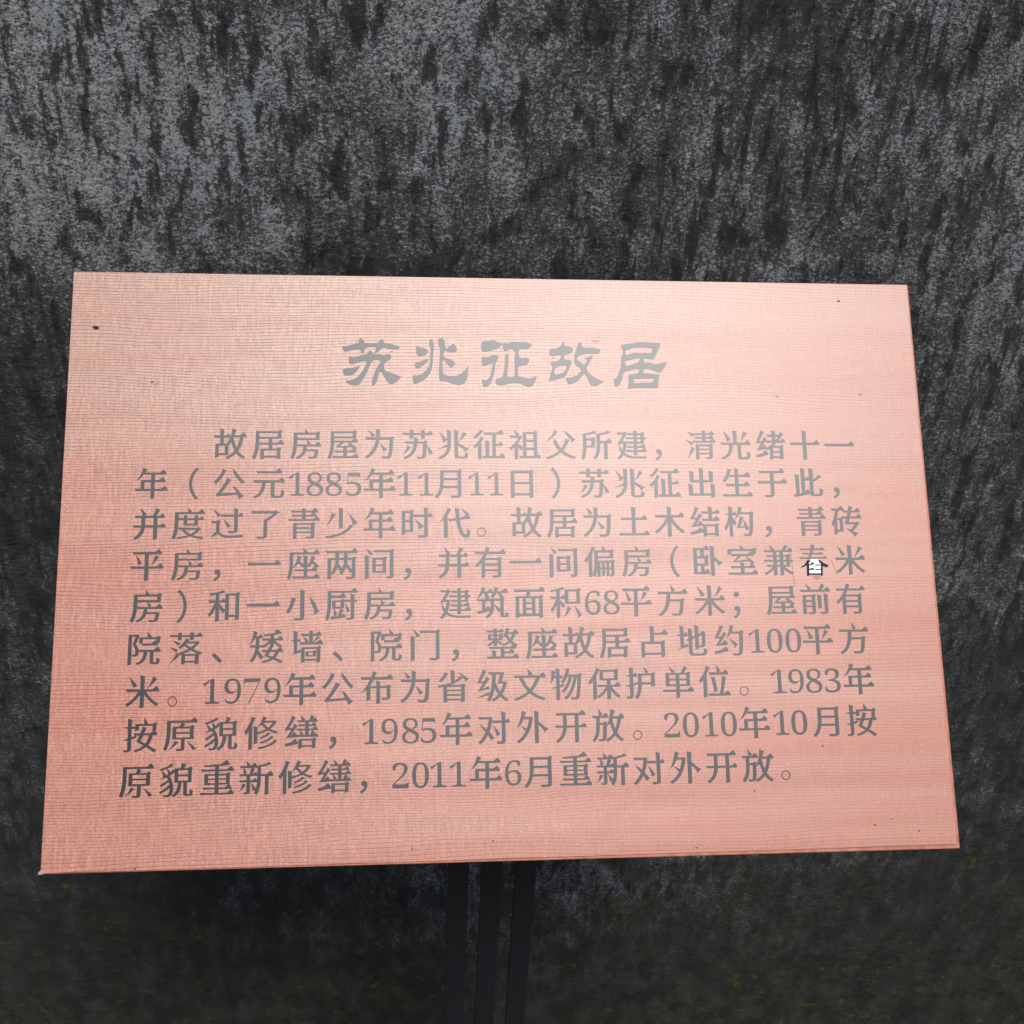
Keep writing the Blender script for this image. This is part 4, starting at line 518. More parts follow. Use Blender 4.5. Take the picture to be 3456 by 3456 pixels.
 "结":[[[10,52],[50,-25],[443,62],[434,115],[363,209],[329,192],[239,116]],[[93,463],[214,459],[138,337],[97,277],[56,234],[34,226],[82,225],[440,262],[432,313],[361,407],[327,390],[235,313],[190,292],[271,386],[356,502],[428,580],[318,651],[253,516],[147,507],[221,623],[299,769],[323,794],[202,854],[169,739],[105,614],[71,525],[42,479],[19,470]],[[610,863],[622,701],[380,707],[407,637],[622,639],[622,473],[405,479],[432,409],[964,411],[960,470],[889,563],[855,546],[768,473],[733,473],[733,639],[976,639],[973,698],[917,771],[889,758],[821,701],[733,701],[737,797],[748,822]],[[442,299],[438,-88],[549,-65],[549,-31],[809,-31],[805,-84],[918,-61],[918,251],[948,293],[948,291],[891,338],[870,331],[807,299]],[[549,27],[549,241],[809,241],[809,27]]],
 "绪":[[[21,53],[61,-20],[425,74],[415,120],[344,214],[310,197],[219,120]],[[848,804],[812,710],[816,712],[816,715],[681,715],[685,796],[696,821],[564,862],[576,716],[402,721],[428,656],[576,658],[576,522],[350,528],[376,462],[620,464],[548,404],[474,351],[395,305],[347,282],[381,240],[394,221],[480,270],[476,-85],[585,-62],[585,-31],[810,-31],[805,-82],[916,-59],[916,307],[946,349],[946,347],[889,394],[868,387],[805,355],[612,355],[689,421],[733,464],[993,464],[989,519],[931,595],[902,582],[831,522],[789,522],[846,595],[898,674],[961,755]],[[681,658],[783,658],[737,593],[676,522],[681,522]],[[585,137],[809,137],[809,23],[585,23]],[[585,188],[585,301],[809,301],[809,188]],[[97,457],[217,457],[124,309],[101,271],[61,226],[42,219],[90,221],[390,257],[385,304],[316,394],[283,378],[177,285],[266,382],[385,560],[413,584],[314,647],[250,509],[143,498],[192,576],[262,709],[319,798],[204,859],[172,739],[110,608],[76,517],[49,470],[27,461]]],
 "缮":[[[15,52],[52,-21],[409,54],[402,105],[331,199],[297,182],[207,106]],[[475,302],[345,308],[371,246],[993,248],[983,296],[918,355],[836,301],[847,301],[894,398],[799,430],[978,430],[974,476],[914,554],[884,540],[811,479],[713,479],[713,552],[930,552],[927,596],[876,663],[850,651],[788,599],[713,599],[713,668],[969,668],[965,714],[907,790],[878,777],[807,717],[813,717],[879,819],[779,865],[740,766],[717,717],[545,717],[601,740],[593,754],[547,800],[473,864],[508,718],[366,724],[392,666],[608,668],[608,599],[400,605],[425,550],[608,552],[608,479],[360,485],[386,428],[608,430],[608,301],[500,301],[567,324],[561,338],[520,386],[450,455]],[[713,430],[802,430],[775,350],[754,301],[713,301]],[[417,189],[413,-90],[520,-66],[520,-37],[808,-37],[803,-87],[911,-63],[911,141],[941,183],[941,181],[884,228],[863,221],[800,189]],[[520,11],[520,141],[807,141],[807,11]],[[57,375],[77,435],[100,441],[214,457],[135,331],[96,272],[58,230],[39,223],[87,223],[386,248],[380,296],[311,387],[278,371],[205,307],[184,292],[251,371],[329,483],[398,560],[302,631],[250,513],[141,502],[195,578],[270,708],[334,797],[227,858],[187,739],[118,610],[67,531],[36,495],[22,489]]],
 "舂":[[[505,312],[530,256],[712,258],[712,160],[506,166],[531,111],[712,113],[712,16],[293,16],[293,113],[494,113],[492,158],[443,221],[419,209],[360,161],[293,161],[293,244],[393,276],[490,303],[424,368],[293,303],[340,346],[400,414],[624,414],[659,370],[690,337],[723,306]],[[454,836],[441,743],[75,749],[101,684],[427,686],[400,606],[131,612],[157,550],[376,552],[325,470],[25,476],[51,412],[284,414],[226,356],[159,304],[81,257],[35,235],[54,218],[71,196],[83,176],[167,218],[184,228],[180,-91],[293,-68],[293,-36],[713,-36],[708,-88],[821,-65],[821,237],[878,204],[924,183],[954,225],[971,244],[921,265],[878,288],[836,316],[797,346],[761,379],[728,414],[987,414],[983,467],[912,560],[878,543],[791,470],[442,470],[486,552],[884,552],[880,603],[809,696],[775,679],[688,606],[512,606],[538,686],[947,686],[943,740],[872,833],[838,816],[751,743],[553,743],[567,828]]],
 "苏":[[[194,346],[166,255],[130,174],[111,134],[46,66],[164,134],[211,182],[299,286]],[[855,123],[857,88],[887,65],[979,107],[859,277],[778,367]],[[105,476],[131,406],[393,408],[385,356],[375,308],[363,262],[347,218],[327,177],[302,137],[272,99],[235,63],[190,31],[138,2],[69,-26],[100,-67],[108,-84],[181,-55],[236,-28],[284,2],[327,35],[365,71],[397,110],[425,153],[448,198],[466,246],[481,296],[501,408],[679,408],[663,137],[654,63],[638,7],[630,-6],[624,-11],[623,-12],[477,-8],[486,-29],[493,-64],[607,-68],[643,-67],[672,-64],[715,-47],[738,-26],[738,-29],[757,17],[770,90],[785,266],[794,423],[824,464],[824,462],[767,509],[746,502],[683,470],[507,470],[517,525],[531,560],[394,601],[400,470]],[[620,835],[620,739],[379,739],[379,835],[270,835],[270,739],[35,745],[61,677],[270,679],[266,555],[379,578],[379,679],[620,679],[616,555],[729,578],[729,679],[974,679],[971,736],[914,810],[886,796],[818,739],[729,739],[729,835]]],
 "落":[[[52,-67],[257,103],[333,176],[250,261],[146,74]],[[201,530],[249,482],[299,465],[350,523],[287,552],[188,588],[115,608]],[[174,303],[182,291],[232,273],[284,332],[222,363],[174,380],[123,396],[49,413]],[[500,667],[455,572],[408,516],[374,480],[335,446],[289,411],[328,379],[345,359],[427,426],[459,456],[515,408],[582,360],[505,322],[423,288],[340,262],[290,249],[316,208],[322,192],[386,211],[382,-89],[491,-66],[491,-32],[774,-32],[770,-89],[882,-66],[882,166],[912,208],[912,206],[855,253],[834,246],[771,214],[403,214],[513,256],[604,298],[648,322],[726,280],[807,245],[888,216],[939,201],[964,239],[979,258],[885,287],[797,321],[714,361],[784,415],[817,445],[848,476],[888,526],[913,545],[827,602],[814,571],[556,571],[616,628]],[[491,18],[491,164],[774,164],[774,18]],[[779,522],[751,490],[719,458],[684,428],[647,401],[569,455],[535,485],[511,510],[522,522]],[[34,771],[60,706],[271,708],[271,623],[378,623],[378,708],[616,708],[616,623],[723,623],[723,708],[975,708],[971,762],[913,837],[885,824],[815,765],[723,765],[723,835],[616,835],[616,765],[378,765],[378,835],[271,835],[271,765]]],
 "貌":[[[554,493],[826,493],[826,370],[554,370]],[[554,663],[826,663],[826,542],[554,542]],[[344,860],[300,804],[234,771],[135,732],[24,700],[51,663],[57,650],[205,696],[291,730],[366,770],[419,790]],[[449,716],[449,318],[549,318],[545,255],[538,202],[528,154],[514,111],[495,72],[469,36],[434,4],[382,-25],[398,-43],[424,-85],[482,-55],[524,-27],[560,6],[589,45],[612,89],[629,138],[641,192],[648,250],[653,318],[706,318],[706,27],[711,-17],[738,-47],[805,-57],[884,-57],[936,-47],[962,-19],[973,17],[980,90],[920,115],[885,139],[883,47],[873,-2],[867,-6],[816,-6],[817,-6],[812,2],[810,318],[934,318],[934,668],[964,710],[964,708],[907,755],[886,748],[823,716],[719,716],[769,827],[648,863],[615,716]],[[420,690],[354,628],[335,611],[286,665],[216,724],[255,601],[270,562],[217,529],[191,566],[153,600],[72,668],[124,531],[144,486],[32,421],[217,456],[235,465],[262,424],[272,403],[211,355],[129,303],[40,260],[54,242],[78,202],[200,273],[275,325],[295,341],[307,298],[313,270],[296,250],[229,190],[152,134],[73,88],[27,66],[56,28],[65,9],[152,57],[232,109],[307,167],[321,179],[321,136],[315,81],[299,24],[280,-5],[267,-16],[265,-18],[241,-20],[148,-15],[156,-37],[160,-73],[257,-75],[304,-70],[343,-55],[359,-45],[383,-23],[402,12],[415,56],[423,106],[425,161],[421,220],[412,281],[395,341],[372,400],[342,456],[306,505],[384,558],[421,589],[476,630]]],
 "过":[[[188,642],[196,612],[237,589],[315,642],[237,710],[159,768],[77,817]],[[487,305],[490,285],[528,262],[609,311],[535,388],[371,541]],[[279,412],[309,454],[309,452],[252,499],[231,492],[169,460],[23,467],[49,398],[171,400],[171,124],[135,106],[115,88],[85,45],[14,-40],[111,4],[158,36],[194,61],[222,73],[232,70],[318,10],[356,-7],[396,-20],[439,-28],[486,-34],[643,-38],[959,-29],[960,-11],[978,43],[692,25],[545,24],[495,27],[450,33],[408,42],[370,57],[336,77],[279,119]],[[691,859],[703,655],[305,661],[331,592],[703,594],[703,194],[699,168],[695,165],[670,163],[517,165],[537,113],[540,98],[674,100],[715,104],[760,114],[795,134],[809,158],[813,191],[813,594],[965,594],[962,652],[916,713],[892,702],[835,655],[813,655],[817,792],[828,818]]],
 "重":[[[142,535],[142,234],[442,234],[442,155],[100,161],[126,103],[442,105],[442,8],[25,14],[51,-45],[987,-43],[983,4],[912,98],[878,81],[791,8],[551,8],[551,105],[924,105],[920,151],[849,245],[815,228],[728,155],[551,155],[551,234],[865,234],[865,487],[895,529],[895,527],[838,574],[817,567],[754,535],[551,535],[551,606],[982,606],[978,654],[907,748],[873,731],[786,658],[551,658],[551,747],[876,782],[770,919],[736,902],[661,836],[604,804],[192,778],[119,776],[131,738],[132,726],[442,738],[442,658],[31,664],[57,604],[442,606],[442,535]],[[249,365],[442,365],[442,279],[249,279]],[[551,365],[755,365],[755,279],[551,279]],[[249,491],[442,491],[442,406],[249,406]],[[551,491],[755,491],[755,406],[551,406]]],
 "门":[[[214,686],[237,628],[278,604],[355,658],[279,729],[118,863]],[[64,660],[72,-89],[185,-66],[189,593],[200,619]],[[332,804],[358,734],[819,736],[819,21],[816,-5],[810,-11],[809,-12],[632,-11],[651,-59],[654,-73],[790,-72],[832,-69],[878,-59],[912,-38],[925,-14],[929,19],[929,750],[959,792],[959,790],[902,837],[881,830],[818,798]]],
 "间":[[[62,637],[70,-89],[185,-66],[189,570],[200,596]],[[171,716],[192,673],[196,654],[235,631],[313,681],[231,752],[103,836]],[[396,300],[602,300],[602,155],[396,155]],[[396,496],[602,496],[602,353],[396,353]],[[294,549],[294,103],[707,103],[707,501],[737,543],[737,541],[680,588],[659,581],[596,549]],[[325,785],[351,716],[819,718],[817,-8],[813,-12],[819,-11],[710,-11],[727,-58],[730,-70],[802,-70],[845,-67],[893,-55],[918,-36],[927,-17],[930,10],[930,731],[960,773],[960,771],[903,818],[882,811],[819,779]]],
 "院":[[[438,538],[464,474],[906,476],[902,529],[831,622],[797,605],[711,532]],[[361,358],[387,292],[512,294],[505,236],[496,187],[483,143],[466,103],[441,66],[406,32],[360,2],[296,-23],[312,-42],[325,-64],[333,-82],[403,-54],[453,-29],[496,1],[532,36],[560,76],[583,122],[599,173],[610,228],[617,294],[689,294],[689,25],[695,-22],[723,-53],[792,-63],[882,-63],[936,-53],[964,-24],[976,13],[983,88],[922,112],[887,137],[883,45],[872,-4],[865,-7],[803,-7],[802,-7],[797,-1],[794,28],[794,294],[993,294],[989,349],[918,442],[884,425],[798,352]],[[624,711],[367,711],[363,530],[472,553],[472,655],[860,655],[856,530],[966,553],[966,663],[996,705],[996,703],[939,750],[918,743],[855,711],[680,711],[729,729],[719,749],[591,880]],[[62,794],[58,-88],[164,-64],[164,736],[265,736],[203,554],[185,509],[228,453],[251,409],[264,369],[271,333],[273,301],[272,274],[262,237],[250,222],[242,219],[167,218],[175,197],[181,161],[265,164],[284,166],[302,169],[336,188],[359,215],[368,241],[374,294],[371,335],[361,378],[342,423],[313,470],[281,510],[380,766],[323,800],[302,794]]],
 "青":[[[716,341],[716,260],[291,260],[291,341]],[[183,389],[179,-91],[291,-68],[291,89],[716,89],[716,4],[713,-19],[709,-22],[711,-22],[562,-21],[580,-62],[582,-73],[701,-72],[738,-70],[780,-61],[811,-44],[822,-25],[825,1],[825,341],[855,383],[855,381],[798,428],[777,421],[714,389]],[[291,216],[716,216],[716,133],[291,133]],[[443,835],[443,768],[98,774],[123,717],[443,719],[443,642],[132,648],[157,592],[443,594],[443,512],[32,518],[58,460],[979,462],[975,508],[904,602],[870,585],[783,512],[553,512],[553,594],[883,594],[879,638],[808,732],[774,715],[687,642],[553,642],[553,719],[925,719],[921,764],[850,858],[816,841],[729,768],[553,768],[553,835]]],
 "面":[[[406,339],[584,339],[584,216],[406,216]],[[406,390],[406,511],[584,511],[584,390]],[[406,165],[584,165],[584,38],[406,38]],[[31,775],[57,705],[429,707],[399,571],[87,571],[83,-89],[193,-66],[193,-22],[803,-22],[799,-89],[913,-66],[913,523],[943,565],[943,563],[886,610],[865,603],[802,571],[507,571],[549,707],[983,707],[979,766],[908,859],[874,842],[787,769]],[[193,38],[193,511],[303,511],[303,38]],[[803,38],[687,38],[687,511],[803,511]]],
 "（":[[[685,380],[687,327],[693,276],[702,226],[715,179],[731,133],[751,89],[773,47],[798,7],[855,-68],[892,-107],[968,-67],[928,-23],[898,15],[871,55],[847,96],[827,139],[810,184],[796,230],[786,278],[780,328],[778,380],[780,432],[786,482],[796,530],[810,576],[827,621],[847,664],[871,705],[898,745],[928,783],[968,827],[891,867],[826,792],[798,753],[773,713],[751,671],[731,627],[715,581],[702,534],[693,484],[687,433]]],
 "）":[[[315,380],[313,433],[307,484],[298,534],[285,581],[269,627],[249,671],[227,713],[202,753],[145,828],[108,867],[32,827],[72,783],[102,745],[129,705],[153,664],[173,621],[190,576],[204,530],[214,482],[220,432],[222,380],[220,328],[214,278],[204,230],[190,184],[173,139],[153,96],[129,55],[102,15],[72,-23],[32,-67],[109,-107],[174,-32],[202,7],[227,47],[249,89],[269,133],[285,179],[298,226],[307,276],[313,327]]],
 "，":[[[151,-119],[210,-92],[254,-62],[290,-26],[317,17],[334,66],[340,120],[330,183],[298,227],[246,243],[202,234],[170,206],[159,163],[170,120],[201,93],[243,84],[249,84],[240,49],[217,11],[182,-20],[123,-51]]],
 "；":[[[250,478],[293,488],[324,517],[336,560],[324,604],[293,633],[250,644],[207,633],[176,604],[164,560],[176,517],[207,488]],[[164,-173],[223,-144],[267,-113],[303,-74],[330,-29],[346,23],[352,80],[342,147],[310,193],[257,210],[213,201],[182,173],[170,130],[181,86],[212,59],[254,50],[262,51],[257,18],[241,-20],[218,-50],[185,-78],[134,-106]]],
 "0":[[[373,0],[406,11],[463,46],[485,72],[505,102],[521,135],[534,172],[545,213],[553,257],[557,306],[559,358],[557,410],[553,459],[545,503],[535,544],[516,593],[493,634],[463,669],[407,704],[374,714],[315,720],[267,717],[224,707],[189,691],[161,669],[130,634],[108,593],[90,545],[80,504],[73,460],[69,412],[69,306],[73,258],[81,213],[90,172],[103,135],[119,102],[138,72],[161,46],[189,24],[224,7],[266,-3],[314,-6]],[[253,64],[220,97],[206,129],[196,166],[186,252],[183,413],[190,509],[205,586],[220,618],[253,650],[315,665],[376,650],[408,618],[422,586],[431,549],[440,464],[443,303],[436,206],[422,129],[408,96],[375,64],[314,49]]],
 "1":[[[542,4],[542,49],[480,49],[447,52],[419,62],[404,76],[403,76],[396,96],[394,714],[314,714],[191,635],[126,606],[76,591],[77,573],[86,544],[96,529],[105,522],[110,520],[112,520],[119,521],[151,537],[169,554],[281,664],[283,93],[281,84],[273,72],[256,60],[228,51],[138,49],[138,4]]],
 "2":[[[540,4],[545,206],[536,206],[515,150],[497,131],[475,118],[452,110],[430,107],[407,106],[117,106],[246,216],[419,371],[470,429],[500,477],[514,518],[518,558],[510,610],[487,652],[454,683],[441,692],[399,707],[348,717],[290,720],[239,718],[194,711],[156,699],[125,684],[102,665],[86,645],[77,625],[73,607],[72,589],[78,552],[92,525],[109,510],[115,506],[148,497],[158,496],[161,545],[170,592],[180,614],[200,640],[238,660],[289,667],[330,663],[362,649],[384,631],[397,610],[403,592],[406,553],[405,517],[399,483],[389,450],[374,418],[354,386],[328,354],[261,284],[68,108],[68,4]]],
 "3":[[[310,-5],[383,6],[416,16],[447,29],[474,46],[497,66],[515,89],[528,113],[538,141],[544,171],[546,206],[544,237],[538,264],[527,289],[510,311],[488,331],[462,347],[433,360],[353,381],[417,406],[454,430],[484,459],[494,475],[512,515],[518,561],[509,614],[485,655],[469,672],[436,693],[394,708],[344,717],[288,720],[231,717],[182,710],[141,696],[110,678],[98,666],[77,636],[69,597],[74,564],[87,541],[104,528],[110,524],[144,515],[157,514],[161,562],[174,612],[188,634],[191,635],[212,652],[244,663],[282,667],[326,662],[360,647],[382,626],[389,617],[401,584],[404,547],[399,501],[383,462],[371,446],[338,420],[290,402],[233,396],[188,396],[188,342],[229,342],[281,339],[344,322],[386,297],[413,268],[427,239],[431,208],[428,169],[420,135],[404,108],[384,88],[361,74],[337,65],[313,60],[289,57],[264,56],[225,58],[170,75],[136,96],[113,123],[104,144],[98,181],[103,181],[84,172],[88,172],[74,159],[64,138],[60,110],[61,96],[64,80],[71,62],[85,44],[107,27],[137,13],[175,2],[220,-4],[272,-6]]],
 "5":[[[308,-4],[375,7],[407,18],[437,32],[464,50],[486,71],[505,94],[519,121],[529,150],[536,183],[538,220],[534,265],[524,305],[492,356],[480,371],[442,396],[395,415],[341,426],[280,430],[211,425],[127,408],[146,608],[408,608],[456,601],[474,589],[486,572],[496,536],[503,536],[497,710],[132,710],[96,365],[122,356],[172,367],[243,372],[289,369],[348,351],[385,327],[408,297],[418,271],[424,220],[422,179],[413,144],[398,115],[379,92],[355,76],[331,66],[307,61],[282,57],[258,56],[228,57],[202,61],[177,69],[155,80],[125,113],[113,137],[106,174],[110,173],[91,165],[97,166],[86,156],[77,136],[74,111],[74,96],[77,80],[83,63],[95,45],[115,29],[143,14],[179,3],[223,-4],[274,-6]]],
 "6":[[[387,-1],[437,13],[477,37],[508,68],[530,103],[545,142],[555,184],[558,231],[555,273],[547,310],[534,343],[514,373],[486,398],[452,418],[410,430],[363,434],[297,428],[248,412],[177,376],[185,464],[196,519],[212,566],[234,606],[254,630],[298,659],[358,670],[393,666],[420,654],[421,656],[437,640],[455,601],[462,542],[477,543],[494,548],[510,556],[524,570],[535,589],[539,615],[538,628],[536,642],[532,657],[522,673],[506,689],[483,702],[452,712],[414,718],[370,720],[319,716],[273,704],[234,685],[199,661],[171,632],[147,599],[127,562],[110,522],[97,478],[90,444],[81,369],[81,276],[87,228],[96,185],[108,147],[130,103],[156,66],[189,36],[230,13],[276,-1],[328,-6]],[[277,63],[240,90],[223,111],[207,142],[194,180],[186,224],[180,325],[211,350],[253,369],[300,380],[322,381],[368,375],[404,357],[427,333],[437,317],[450,273],[454,221],[450,166],[439,120],[430,102],[409,78],[377,59],[330,51]]],
 "7":[[[254,4],[560,662],[560,710],[84,710],[79,508],[88,508],[96,559],[103,577],[134,601],[188,609],[512,609],[214,4]]],
 "8":[[[369,-2],[425,9],[471,27],[508,52],[535,82],[551,115],[560,150],[564,189],[561,223],[552,255],[534,286],[514,310],[485,334],[448,357],[385,387],[444,417],[478,441],[504,465],[509,474],[524,508],[529,549],[522,601],[501,645],[469,679],[459,688],[421,706],[374,716],[319,720],[260,717],[210,707],[170,690],[140,669],[118,646],[104,620],[95,595],[90,569],[88,542],[91,510],[98,480],[112,451],[134,422],[165,395],[220,361],[158,330],[121,304],[92,277],[84,264],[68,227],[62,182],[65,152],[71,124],[82,96],[98,69],[123,45],[156,23],[198,7],[248,-3],[306,-6]],[[297,429],[264,445],[235,463],[201,501],[194,517],[188,554],[192,589],[204,619],[212,628],[234,649],[269,665],[312,670],[336,669],[358,666],[379,659],[414,631],[435,600],[444,568],[443,518],[434,487],[419,462],[397,442],[372,426],[341,410]],[[262,48],[220,65],[190,89],[170,116],[161,137],[156,178],[160,215],[172,248],[191,275],[214,297],[240,315],[268,333],[330,306],[374,285],[410,264],[450,224],[462,199],[466,172],[460,132],[452,113],[432,87],[402,64],[360,48],[311,43]]],
 "9":[[[308,-2],[356,10],[396,29],[431,54],[459,84],[483,117],[502,154],[518,195],[531,239],[537,274],[546,349],[545,443],[539,491],[529,534],[516,571],[494,614],[467,651],[434,680],[393,702],[347,715],[296,720],[246,716],[202,704],[164,685],[133,660],[109,631],[91,599],[79,563],[71,524],[68,482],[71,438],[79,401],[92,368],[112,339],[140,314],[174,295],[214,283],[259,279],[293,282],[324,290],[349,302],[371,318],[388,335],[443,388],[440,263],[427,196],[407,139],[378,96],[360,80],[316,57],[261,49],[213,53],[172,68],[160,73],[135,96],[115,122],[103,148],[112,149],[121,151],[114,146],[106,135],[99,104],[100,89],[102,75],[107,60],[115,43],[129,28],[150,14],[178,3],[213,-4],[254,-6]],[[239,355],[198,388],[179,430],[173,487],[176,542],[187,588],[197,608],[219,634],[254,654],[304,662],[356,652],[392,626],[407,609],[425,573],[437,528],[444,475],[447,418],[424,385],[404,368],[382,356],[358,348],[333,344],[304,343]]],
}
